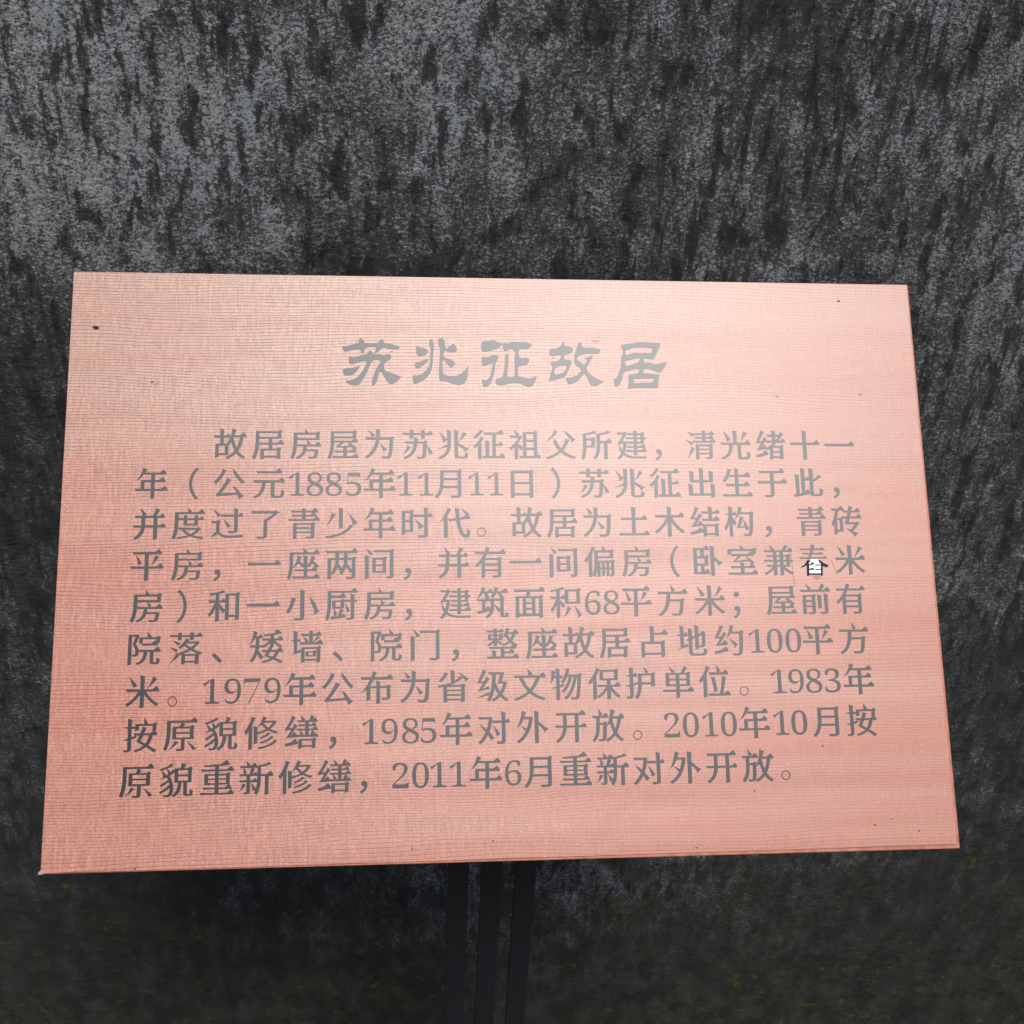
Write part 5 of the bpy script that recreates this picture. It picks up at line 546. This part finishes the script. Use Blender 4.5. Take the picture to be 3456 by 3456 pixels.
# the five brushed title characters, traced in hundredths of a millimetre on the board
TITLE = [
 [[[27781,52112],[27843,51969],[27884,51861],[27936,51776],[27999,51713],[28120,51693],[28369,51753],[28670,51842],[28984,51923],[29257,51984],[29392,51992],[29478,51967],[29578,51913],[29662,51833],[29708,51715],[29744,51601],[29848,51493],[29909,51517],[29976,51603],[30046,51794],[30121,51993],[30181,52101],[30287,52170],[30532,52218],[30802,52241],[31013,52245],[31171,52218],[31244,52142],[31264,52044],[31250,51952],[31209,51849],[31120,51697],[31081,51584],[31232,51611],[31431,51696],[31572,51788],[31689,51893],[31765,52009],[31836,52108],[31901,52161],[32058,52169],[32480,52104],[32945,52031],[33261,52001],[33500,52021],[33696,52143],[33767,52285],[33590,52367],[33315,52436],[33065,52518],[32797,52586],[32475,52610],[32205,52630],[32116,52681],[32094,52754],[32067,52860],[32038,52968],[31980,53046],[31909,53095],[31828,53103],[31742,53070],[31658,52977],[31576,52865],[31531,52759],[31429,52676],[31146,52657],[30801,52661],[30450,52644],[30156,52654],[30044,52744],[29989,52866],[29895,53003],[29803,53118],[29727,53156],[29656,53155],[29579,53149],[29516,53095],[29495,52924],[29474,52744],[29434,52661],[29327,52606],[29062,52549],[28739,52483],[28419,52373],[28134,52282],[27945,52288],[27822,52310],[27741,52239]],[[28429,50821],[28440,50543],[28488,50424],[28569,50371],[28664,50344],[28826,50362],[29137,50449],[29485,50553],[29790,50631],[30035,50682],[30159,50688],[30219,50657],[30260,50590],[30264,50483],[30227,50332],[30148,50134],[30027,49883],[29856,49592],[29611,49246],[29347,48933],[29123,48764],[28909,48661],[28681,48580],[28471,48535],[28304,48536],[28179,48548],[28088,48501],[28186,48396],[28327,48273],[28441,48165],[28584,48083],[28810,48054],[29059,48056],[29290,48058],[29497,48109],[29647,48257],[29788,48476],[29965,48759],[30152,49094],[30343,49483],[30516,49868],[30634,50190],[30734,50449],[30842,50612],[30954,50714],[31069,50782],[31212,50810],[31443,50802],[31654,50760],[31749,50696],[31746,50575],[31596,50354],[31397,50069],[31245,49732],[31105,49371],[30959,49004],[30850,48676],[30827,48457],[30844,48292],[30858,48124],[30907,48024],[31037,48063],[31181,48179],[31281,48329],[31364,48526],[31442,48794],[31510,49066],[31556,49289],[31601,49453],[31729,49523],[31858,49455],[31949,49309],[32061,49110],[32205,48859],[32355,48611],[32486,48422],[32613,48286],[32735,48221],[32870,48211],[33052,48252],[33238,48329],[33386,48415],[33533,48543],[33735,48782],[33894,49009],[33847,49124],[33779,49110],[33681,49092],[33546,49122],[33386,49178],[33221,49262],[33018,49357],[32706,49441],[32410,49537],[32257,49663],[32171,49805],[32116,49957],[32097,50114],[32101,50274],[32140,50423],[32232,50537],[32354,50638],[32502,50744],[32649,50854],[32771,50984],[32852,51109],[32860,51201],[32826,51283],[32781,51382],[32704,51456],[32584,51460],[32427,51434],[32230,51396],[32021,51372],[31845,51411],[31652,51457],[31372,51452],[31118,51452],[31013,51500],[30952,51575],[30857,51684],[30767,51786],[30638,51851],[30527,51803],[30483,51713],[30436,51608],[30395,51520],[30308,51444],[30111,51400],[29848,51350],[29512,51237],[29188,51130],[28981,51088],[28821,51080],[28667,51112],[28546,51143],[28447,51084]],[[27830,49504],[27881,49306],[27934,49193],[28011,49122],[28129,49083],[28285,49078],[28498,49106],[28723,49167],[28915,49263],[29088,49393],[29244,49560],[29379,49742],[29503,49934],[29579,50091],[29487,50159],[29396,50112],[29267,50042],[29084,49981],[28865,49930],[28612,49913],[28353,49895],[28098,49838],[27896,49775],[27805,49690]]],
 [[[35453,51918],[35471,51621],[35549,51454],[35655,51350],[35755,51292],[35877,51275],[36058,51288],[36249,51337],[36407,51421],[36547,51534],[36699,51678],[36772,51829],[36642,51964],[36439,52079],[36257,52165],[36087,52220],[35953,52224],[35845,52229],[35763,52306],[35697,52384],[35586,52394],[35523,52337],[35473,52206]],[[35345,50360],[35346,50259],[35366,50149],[35408,50047],[35484,49965],[35574,49913],[35654,49896],[35760,49934],[35929,50057],[36132,50228],[36360,50417],[36579,50620],[36778,50860],[36871,51031],[36709,50982],[36469,50872],[36300,50832],[36135,50791],[35948,50702],[35763,50620],[35588,50610],[35448,50602],[35386,50539],[35362,50453]],[[36980,53119],[36891,52964],[36843,52819],[36833,52650],[36893,52463],[36961,52222],[36971,51868],[36963,51480],[36965,51115],[36951,50779],[36910,50512],[36837,50273],[36724,50034],[36574,49805],[36378,49573],[36164,49376],[35958,49253],[35756,49179],[35559,49143],[35386,49137],[35257,49160],[35165,49174],[35083,49057],[35085,48835],[35107,48594],[35135,48435],[35180,48325],[35240,48262],[35346,48249],[35550,48298],[35789,48387],[36012,48496],[36234,48642],[36464,48840],[36681,49070],[36870,49323],[37018,49576],[37091,49793],[37132,50004],[37174,50201],[37209,50471],[37241,50964],[37272,51483],[37319,51842],[37351,52148],[37339,52465],[37307,52734],[37274,52894],[37227,53007],[37160,53140],[37079,53209]],[[37806,52841],[37839,52544],[37904,52372],[37967,52193],[37985,51915],[37980,51568],[37952,51142],[37917,50672],[37894,50190],[37879,49700],[37870,49170],[37883,48732],[37946,48553],[38029,48501],[38087,48522],[38197,48561],[38450,48530],[38752,48468],[39037,48375],[39307,48279],[39539,48210],[39752,48166],[39961,48153],[40161,48177],[40357,48253],[40535,48366],[40686,48509],[40800,48678],[40859,48860],[40887,49066],[40895,49309],[40904,49571],[40959,49872],[41005,50116],[40950,50174],[40846,50053],[40703,49880],[40523,49704],[40326,49527],[40138,49364],[39950,49233],[39779,49165],[39577,49133],[39263,49119],[38944,49128],[38712,49154],[38536,49202],[38424,49275],[38352,49375],[38298,49494],[38262,49665],[38238,49942],[38230,50247],[38240,50528],[38271,50753],[38333,50857],[38403,50890],[38514,50833],[38615,50676],[38734,50485],[38865,50304],[38992,50157],[39089,50093],[39177,50081],[39274,50100],[39364,50160],[39440,50277],[39497,50414],[39554,50528],[39537,50648],[39331,50809],[39074,50955],[38878,51022],[38702,51069],[38535,51140],[38406,51222],[38344,51304],[38333,51416],[38377,51620],[38448,51808],[38500,51868],[38598,51868],[38822,51827],[39082,51775],[39325,51746],[39530,51741],[39647,51772],[39718,51840],[39777,51959],[39803,52095],[39780,52211],[39723,52329],[39638,52475],[39539,52602],[39449,52672],[39353,52686],[39245,52614],[39127,52499],[38991,52367],[38863,52242],[38768,52157],[38694,52115],[38601,52200],[38574,52286],[38547,52434],[38507,52729],[38459,53021],[38409,53161],[38349,53235],[38273,53285],[38181,53300],[38057,53283],[37938,53242],[37855,53209],[37806,53111]]],
 [[[42362,52417],[42365,52279],[42390,52113],[42443,51967],[42503,51877],[42647,51843],[42999,51891],[43401,51977],[43722,52055],[44006,52160],[44260,52323],[44464,52498],[44615,52659],[44657,52784],[44481,52812],[44244,52830],[44090,52932],[43946,53036],[43789,53085],[43608,53099],[43372,53062],[43117,53015],[42853,53009],[42627,52997],[42506,52952],[42437,52869],[42396,52721],[42376,52554]],[[42374,50791],[42385,50636],[42407,50485],[42456,50363],[42529,50293],[42660,50280],[42914,50362],[43188,50468],[43404,50559],[43546,50569],[43546,50389],[43482,50100],[43408,49704],[43319,49319],[43228,49091],[43125,48929],[42994,48784],[42859,48686],[42743,48656],[42635,48673],[42523,48747],[42432,48799],[42389,48736],[42380,48613],[42402,48440],[42442,48264],[42478,48142],[42532,48052],[42621,47988],[42736,47964],[42882,47997],[43036,48075],[43174,48184],[43302,48348],[43423,48589],[43536,48893],[43644,49273],[43737,49673],[43796,50054],[43843,50376],[43887,50555],[43942,50690],[44042,50871],[44136,51044],[44189,51173],[44197,51279],[44139,51379],[44031,51454],[43878,51494],[43693,51490],[43490,51407],[43277,51309],[43058,51249],[42862,51219],[42732,51248],[42638,51283],[42525,51243],[42451,51113],[42390,50948]],[[44674,52320],[44720,52108],[44788,51984],[44905,51933],[45121,52002],[45361,52095],[45567,52127],[45738,52119],[45852,52062],[45924,51964],[45966,51841],[45974,51650],[45932,51326],[45884,50943],[45883,50572],[45887,50160],[45879,49600],[45828,49126],[45670,49012],[45488,49034],[45345,49044],[45226,49082],[45126,49106],[45071,49217],[45105,49547],[45168,49959],[45216,50350],[45251,50741],[45259,51153],[45243,51486],[45203,51607],[45144,51634],[45068,51650],[44993,51620],[44949,51565],[44914,51404],[44878,51003],[44841,50542],[44800,50170],[44753,49838],[44698,49542],[44630,49291],[44549,49088],[44436,48947],[44247,48908],[44060,48898],[43957,48855],[43890,48780],[43831,48631],[43809,48468],[43849,48339],[43936,48237],[44062,48172],[44234,48142],[44465,48147],[44721,48184],[44957,48262],[45211,48343],[45517,48390],[45850,48406],[46213,48379],[46562,48315],[46846,48200],[47083,48085],[47262,48018],[47419,47998],[47594,48044],[47761,48149],[47910,48327],[48034,48540],[48122,48762],[48176,48970],[48204,49150],[48183,49251],[48099,49173],[47933,49046],[47626,48964],[47290,48924],[47032,48980],[46804,49056],[46574,49071],[46391,49092],[46313,49152],[46282,49266],[46249,49484],[46235,49734],[46247,49971],[46282,50164],[46326,50246],[46416,50283],[46609,50312],[46832,50345],[47037,50407],[47213,50486],[47318,50573],[47387,50683],[47452,50841],[47470,50997],[47392,51110],[47266,51184],[47124,51204],[46964,51197],[46788,51174],[46624,51166],[46506,51214],[46419,51301],[46363,51419],[46339,51575],[46359,51800],[46397,52008],[46457,52146],[46640,52171],[46873,52178],[47109,52171],[47327,52183],[47478,52259],[47596,52375],[47740,52535],[47793,52692],[47608,52794],[47343,52865],[47131,52911],[46890,52939],[46559,52961],[46210,52971],[45891,52970],[45604,52944],[45378,52853],[45185,52774],[44997,52799],[44847,52837],[44733,52777],[44686,52682],[44660,52540]]],
 [[[49640,51909],[49646,51727],[49676,51581],[49741,51472],[49851,51415],[50005,51407],[50235,51466],[50464,51538],[50619,51574],[50732,51588],[50863,51542],[50879,51416],[50856,51266],[50790,51143],[50678,51028],[50505,50917],[50293,50828],[50025,50793],[49798,50765],[49738,50627],[49826,50484],[49919,50314],[49926,50143],[49890,49961],[49814,49777],[49728,49568],[49671,49289],[49619,49020],[49553,48843],[49498,48707],[49466,48569],[49473,48492],[49533,48560],[49667,48669],[49926,48730],[50237,48791],[50554,48880],[50847,48972],[51062,49033],[51230,49112],[51362,49253],[51466,49427],[51553,49618],[51630,49820],[51710,50017],[51793,50214],[51894,50418],[51976,50608],[52009,50762],[51996,50884],[51932,50969],[51818,51020],[51628,51023],[51437,51016],[51320,51025],[51249,51073],[51225,51221],[51239,51388],[51278,51513],[51360,51606],[51510,51640],[51685,51661],[51849,51703],[51992,51770],[52089,51891],[52153,52029],[52206,52151],[52198,52266],[52058,52373],[51861,52460],[51641,52500],[51444,52535],[51348,52600],[51296,52691],[51262,52832],[51236,52968],[51147,53078],[51090,53023],[51036,52926],[51008,52811],[50972,52688],[50918,52577],[50795,52468],[50500,52342],[50180,52245],[49960,52250],[49800,52260],[49709,52194],[49663,52081]],[[50123,49454],[50125,49636],[50171,49846],[50245,50018],[50350,50161],[50489,50257],[50658,50321],[50865,50363],[51077,50384],[51272,50392],[51418,50367],[51473,50300],[51450,50171],[51341,49913],[51170,49659],[50949,49555],[50711,49499],[50482,49419],[50290,49370],[50177,49380]],[[52892,52975],[52788,52827],[52705,52631],[52621,52389],[52513,52104],[52412,51794],[52343,51476],[52309,51162],[52320,50865],[52376,50612],[52490,50456],[52633,50339],[52793,50220],[52930,50106],[53019,50004],[53018,49871],[52841,49634],[52604,49397],[52418,49256],[52217,49159],[51946,49083],[51682,49037],[51483,49055],[51360,49034],[51372,48833],[51442,48605],[51506,48475],[51587,48391],[51676,48338],[51813,48335],[52073,48405],[52349,48514],[52535,48629],[52698,48771],[52881,48965],[53052,49166],[53193,49355],[53310,49481],[53398,49462],[53477,49365],[53568,49233],[53657,49053],[53733,48794],[53811,48545],[53908,48408],[54012,48312],[54107,48207],[54235,48138],[54446,48141],[54693,48200],[54958,48329],[55197,48478],[55379,48603],[55453,48695],[55311,48702],[55091,48712],[54915,48810],[54719,48944],[54466,49077],[54196,49253],[53912,49545],[53683,49838],[53594,50006],[53598,50151],[53686,50339],[53821,50547],[53962,50787],[54103,51022],[54240,51224],[54326,51379],[54301,51459],[54195,51477],[53992,51419],[53770,51334],[53598,51280],[53499,51213],[53573,51108],[53663,50978],[53614,50819],[53520,50662],[53432,50512],[53322,50444],[53165,50584],[52990,50775],[52803,50878],[52653,50969],[52600,51079],[52623,51205],[52737,51370],[52899,51523],[53055,51609],[53247,51665],[53513,51711],[53822,51738],[54173,51728],[54509,51717],[54771,51728],[54970,51773],[55089,51888],[55151,52020],[55176,52132],[55158,52218],[55097,52247],[54987,52264],[54811,52315],[54608,52363],[54422,52383],[54226,52387],[53998,52372],[53766,52362],[53537,52377],[53348,52417],[53252,52491],[53201,52593],[53166,52732],[53133,52870],[53072,52989],[52993,53047]]],
 [[[57502,52506],[57588,52268],[57615,52042],[57602,51832],[57526,51675],[57444,51513],[57420,51300],[57406,51038],[57380,50704],[57321,50327],[57184,49901],[57021,49497],[56870,49166],[56733,48952],[56625,48973],[56546,49053],[56486,48982],[56517,48615],[56572,48237],[56627,48110],[56700,48082],[56808,48075],[56930,48122],[57046,48224],[57170,48398],[57324,48696],[57462,49029],[57518,49331],[57579,49580],[57714,49702],[57913,49780],[58206,49888],[58534,49982],[58872,50042],[59152,50067],[59269,50051],[59302,49989],[59309,49859],[59252,49713],[59108,49599],[58898,49513],[58600,49474],[58321,49449],[58188,49451],[58125,49349],[58111,48920],[58108,48445],[58048,48160],[58001,47974],[58085,47857],[58216,47890],[58451,47945],[58872,47982],[59372,48003],[59874,47989],[60367,47971],[60846,47974],[61213,47997],[61314,48115],[61329,48329],[61336,48587],[61348,48835],[61376,49060],[61463,49231],[61524,49357],[61507,49428],[61356,49474],[60922,49525],[60437,49565],[60100,49576],[59862,49600],[59759,49686],[59736,49796],[59742,49912],[59803,50013],[59931,50074],[60114,50095],[60341,50067],[60610,50001],[60937,49880],[61254,49769],[61488,49723],[61677,49753],[61832,49919],[61964,50131],[62097,50310],[62212,50490],[62345,50709],[62365,50868],[62083,50838],[61722,50743],[61488,50654],[61253,50600],[60935,50663],[60604,50752],[60288,50782],[60029,50806],[59902,50843],[59841,50903],[59794,51020],[59793,51140],[59848,51225],[59972,51269],[60199,51235],[60469,51186],[60754,51166],[60990,51192],[61059,51296],[61099,51470],[61237,51732],[61394,52030],[61537,52325],[61652,52590],[61714,52773],[61724,52909],[61661,53025],[61558,53087],[61480,53041],[61321,52985],[60946,53023],[60513,53075],[60158,53089],[59818,53087],[59446,53081],[59122,53060],[58968,53011],[58809,52957],[58447,52927],[58074,52889],[57841,52798],[57683,52726],[57600,52761],[57551,52804],[57432,52703]],[[57876,51755],[57850,51928],[57909,52112],[58117,52228],[58398,52316],[58696,52399],[59020,52462],[59354,52498],[59716,52509],[60167,52494],[60563,52458],[60751,52412],[60829,52342],[60841,52233],[60799,52103],[60748,51943],[60632,51823],[60373,51846],[60076,51897],[59837,51872],[59611,51844],[59390,51868],[59150,51887],[58841,51857],[58531,51802],[58270,51707],[58063,51638],[57938,51664]],[[57758,50725],[57782,50840],[57882,50944],[58079,51019],[58348,51087],[58706,51177],[59047,51252],[59253,51285],[59375,51275],[59425,51205],[59406,51097],[59326,50959],[59183,50818],[58968,50709],[58713,50616],[58429,50519],[58169,50453],[58011,50446],[57902,50490],[57806,50596]],[[58639,48802],[58696,48892],[58837,48961],[59124,49001],[59492,49025],[59927,49044],[60338,49052],[60615,49057],[60798,49036],[60880,48961],[60886,48859],[60853,48735],[60741,48622],[60507,48565],[60200,48539],[59836,48546],[59472,48553],[59173,48507],[58932,48471],[58768,48499],[58668,48567],[58625,48681]]],
]
MENDED = {"top":[[[75794,30303],[78394,30306],[78136,30615],[77808,30506],[75806,30467],[75688,30500]],[[75963,29864],[78212,29829],[77947,30125],[77638,30010],[75854,30022]],[[75697,29390],[78627,29401],[78347,29678],[78071,29549],[75542,29554]],[[76837,30460],[76700,29938],[76423,29319],[76722,29317],[77118,30196],[77296,30817],[76870,30918]]],"dark":[[[76087,28801],[75670,28524],[75697,28446],[76071,28573],[76488,28830],[76748,29219],[76383,29222]],[[77694,28951],[78002,28623],[78456,28457],[78673,28683],[78155,28883],[77779,29212],[77549,29246]],[[76253,27585],[76493,27596],[76568,28830],[76322,28832]],[[77741,27598],[77939,27583],[78019,28845],[77826,28937]],[[76440,27700],[77801,27688],[77811,27831],[76451,27843]],[[76531,28687],[77015,28768],[77119,28825],[76935,29035],[76535,28752]],[[77238,28629],[77819,28664],[77826,28755],[77147,28760]],[[76496,28199],[77139,28188],[76891,28437],[76502,28290]],[[77303,28160],[77787,28221],[77793,28312],[77233,28291]]],"white":[[[76393,28799],[76499,28798],[76438,27765],[77792,27753],[77865,28924],[77534,29318],[76755,29311]]],"smear":[[[76953,27449],[77171,27253],[77426,27108],[77650,27261],[77781,27598],[77331,27627],[76868,27644]]]}
# each line: its text, height on the board and the centre of each character (mm)
LINES = [
 ["故居房屋为苏兆征祖父所建，清光绪十一",416.9,[164.5,202.7,241.1,279.2,316.6,355.8,393.0,430.3,468.0,506.1,543.8,581.7,610.1,656.4,694.0,732.1,770.0,808.1]],
 ["年（公元1885年11月11日）苏兆征出生于此，",375.5,[87.5,129.5,164.6,204.5,232.2,250.8,270.0,290.2,316.7,342.7,363.8,387.5,416.0,436.3,464.4,499.3,540.1,577.8,615.6,654.9,693.2,731.3,770.5,801.3]],
 ["并度过了青少年时代。故居为土木结构，青砖",333.9,[87.1,125.3,163.7,201.4,240.3,278.4,316.2,354.8,393.2,420.9,467.9,504.9,542.1,580.6,618.3,656.1,693.1,724.4,771.1,809.8]],
 ["平房，一座两间，并有一间偏房（卧室兼舂米",292.3,[86.3,125.7,155.0,201.3,240.3,278.7,316.8,345.1,391.7,429.4,465.9,505.5,542.9,581.7,622.0,657.4,694.1,732.8,770.5,810.6]],
 ["房）和一小厨房，建筑面积68平方米；屋前有",250.9,[87.5,121.8,163.0,201.1,240.5,278.7,316.9,346.0,393.3,430.9,468.9,507.0,534.3,553.7,579.5,617.8,657.0,685.2,732.9,769.8,808.0]],
 ["院落、矮墙、院门，整座故居占地约100平方",209.3,[87.2,127.1,157.4,204.9,244.4,275.5,323.9,362.8,392.9,440.6,480.5,518.3,555.5,596.8,635.4,674.9,703.9,723.3,743.1,769.1,808.2]],
 ["米。1979年公布为省级文物保护单位。1983年",167.6,[87.0,115.9,152.8,173.5,192.2,212.0,238.7,275.8,314.1,352.6,390.4,429.5,467.4,504.5,543.4,580.5,619.4,657.4,687.8,724.6,743.2,762.1,782.0,809.5]],
 ["按原貌修缮，1985年对外开放。2010年10月按",125.7,[86.4,124.6,163.5,201.8,240.9,271.3,307.9,326.9,347.5,365.3,392.6,430.4,469.0,507.6,545.8,575.4,611.1,630.6,650.6,670.0,696.4,724.5,743.7,772.0,809.1]],
 ["原貌重新修缮，2011年6月重新对外开放。",82.6,[84.8,122.2,160.9,197.9,235.6,273.3,301.7,337.6,357.2,374.8,393.9,421.5,448.7,474.0,511.3,548.6,585.6,622.9,660.0,697.5,726.1]],
]
def sc(cs, k): return [[(x * k, y * k) for x, y in c] for c in cs]
for cs in TITLE:
    us = [p[0] for c in cs for p in c]; vs_ = [p[1] for c in cs for p in c]
    face_part('title_character', sheet_bmesh(sc(cs, 1e-5), -0.0001, 0.00035), M_INK)
EMX, EMY = 0.0335, 0.0340
meshes = {}
for text, v, centres in LINES:
    for ch, uc in zip(text, centres):
        if ch == '舂': continue
        if ch not in meshes:
            cs = GLYPHS[ch]
            xs = [p[0] for c in cs for p in c]
            cx = (min(xs) + max(xs)) / 2
            cs = [[((x - cx) * EMX / 1000, (y - 380) * EMY / 1000) for x, y in c] for c in cs]
            bm = sheet_bmesh(cs, -0.0001, 0.00035)
            me = bpy.data.meshes.new('character')
            bmesh.ops.recalc_face_normals(bm, faces=bm.faces[:])
            bm.to_mesh(me); bm.free()
            me.materials.append(M_INK)
            meshes[ch] = me
        o = bpy.data.objects.new('character', meshes[ch])
        C.objects.link(o)
        o.parent = sign
        o.matrix_local = LOCAL @ Matrix.Translation((uc / 1000, v / 1000, 0))
# the mended character: old top half, cut-out lower half over a white patch, dried glue below
mended = face_part('mended_character', sheet_bmesh(sc(MENDED['top'], 1e-5), -0.0001, 0.00035), M_INK)
mended['label'] = 'mended character with a white patch under its lower half'
for nm, key, mt, z0, z1 in (('white_patch', 'white', M_WHITE, -0.0001, 0.0004), ('cut_stroke', 'dark', M_PATCHINK, 0.0003, 0.0007), ('glue_smear', 'smear', M_GLUE, -0.0001, 0.0003)):
    o = mesh_object(nm, sheet_bmesh(sc(MENDED[key], 1e-5), z0, z1), mt, mended)
# edges of the thin clear square of film laid over that spot
M_FILM = plain('film_edge_dirt', (0.19, 0.08, 0.055), 0.6)
for seg in (((2666, 1856), (2683, 1979)), ((2806, 1889), (2824, 1941))):
    pts = []
    for px, py in seg:
        d = cam_ray(px, py); q = BOARD.inverted() @ (CAM + d * (-DIST / d.dot(NB)))
        pts.append(Vector((q.x, q.y)))
    t = (pts[1] - pts[0]).normalized() * 0.00022
    n = Vector((-t.y, t.x))
    face_part('film_edge', sheet_bmesh([[tuple(pts[0] + n), tuple(pts[0] - n), tuple(pts[1] - n), tuple(pts[1] + n)]], -0.0001, 0.0002), M_FILM)

# ---- the stand: three square posts, a carrier plate under the board and a foot plate
POST_Y = foot.y - 0.02                  # front of the posts
def at_depth(px, py, y):
    d = cam_ray(px, py)
    return CAM + d * ((y - CAM.y) / d.y)
bl = BOARD.inverted()
for a, b in ((1513, 1584), (1626, 1697), (1742, 1813)):
    xa, xb = at_depth(a, 2915, POST_Y).x, at_depth(b, 2915, POST_Y).x
    depth = 0.008
    y0, y1 = POST_Y, POST_Y + depth
    # height at which the sloping underside of the board meets the post
    def under(y):
        o, dz = BOARD @ Vector((0, 0, -0.024)), NB
        return o.z - ((y - o.y) * dz.y + (xa - o.x) * dz.x) / dz.z
    bm = bmesh.new()
    g = []
    for (x, y) in ((xa, y0), (xb, y0), (xb, y1), (xa, y1)):
        g.append((bm.verts.new((x, y, GROUND + 0.01)), bm.verts.new((x, y, under(y)))))
    for i in range(4):
        j = (i + 1) % 4
        bm.faces.new((g[i][0], g[j][0], g[j][1], g[i][1]))
    bm.faces.new([q[0] for q in g][::-1]); bm.faces.new([q[1] for q in g])
    bmesh.ops.bevel(bm, geom=bm.edges[:], offset=0.0012, segments=2, profile=0.5, affect='EDGES')
    o = mesh_object('post', bm, M_POST, sign)
    o.matrix_local = INV
bm = bmesh.new()
box(bm, BW * 0.5 - 0.13, BW * 0.5 + 0.14, BH * 0.5 - 0.12, BH * 0.5 + 0.12, -0.024, -0.0192, 0.001)
face_part('carrier_plate', bm, M_POST)
bm = bmesh.new()
xm = at_depth(1663, 2915, POST_Y).x
box(bm, xm - 0.17, xm + 0.17, POST_Y - 0.13, POST_Y + 0.13, GROUND + 0.0, GROUND + 0.01, 0.002)
o = mesh_object('base_plate', bm, M_POST, sign)
o.matrix_local = INV
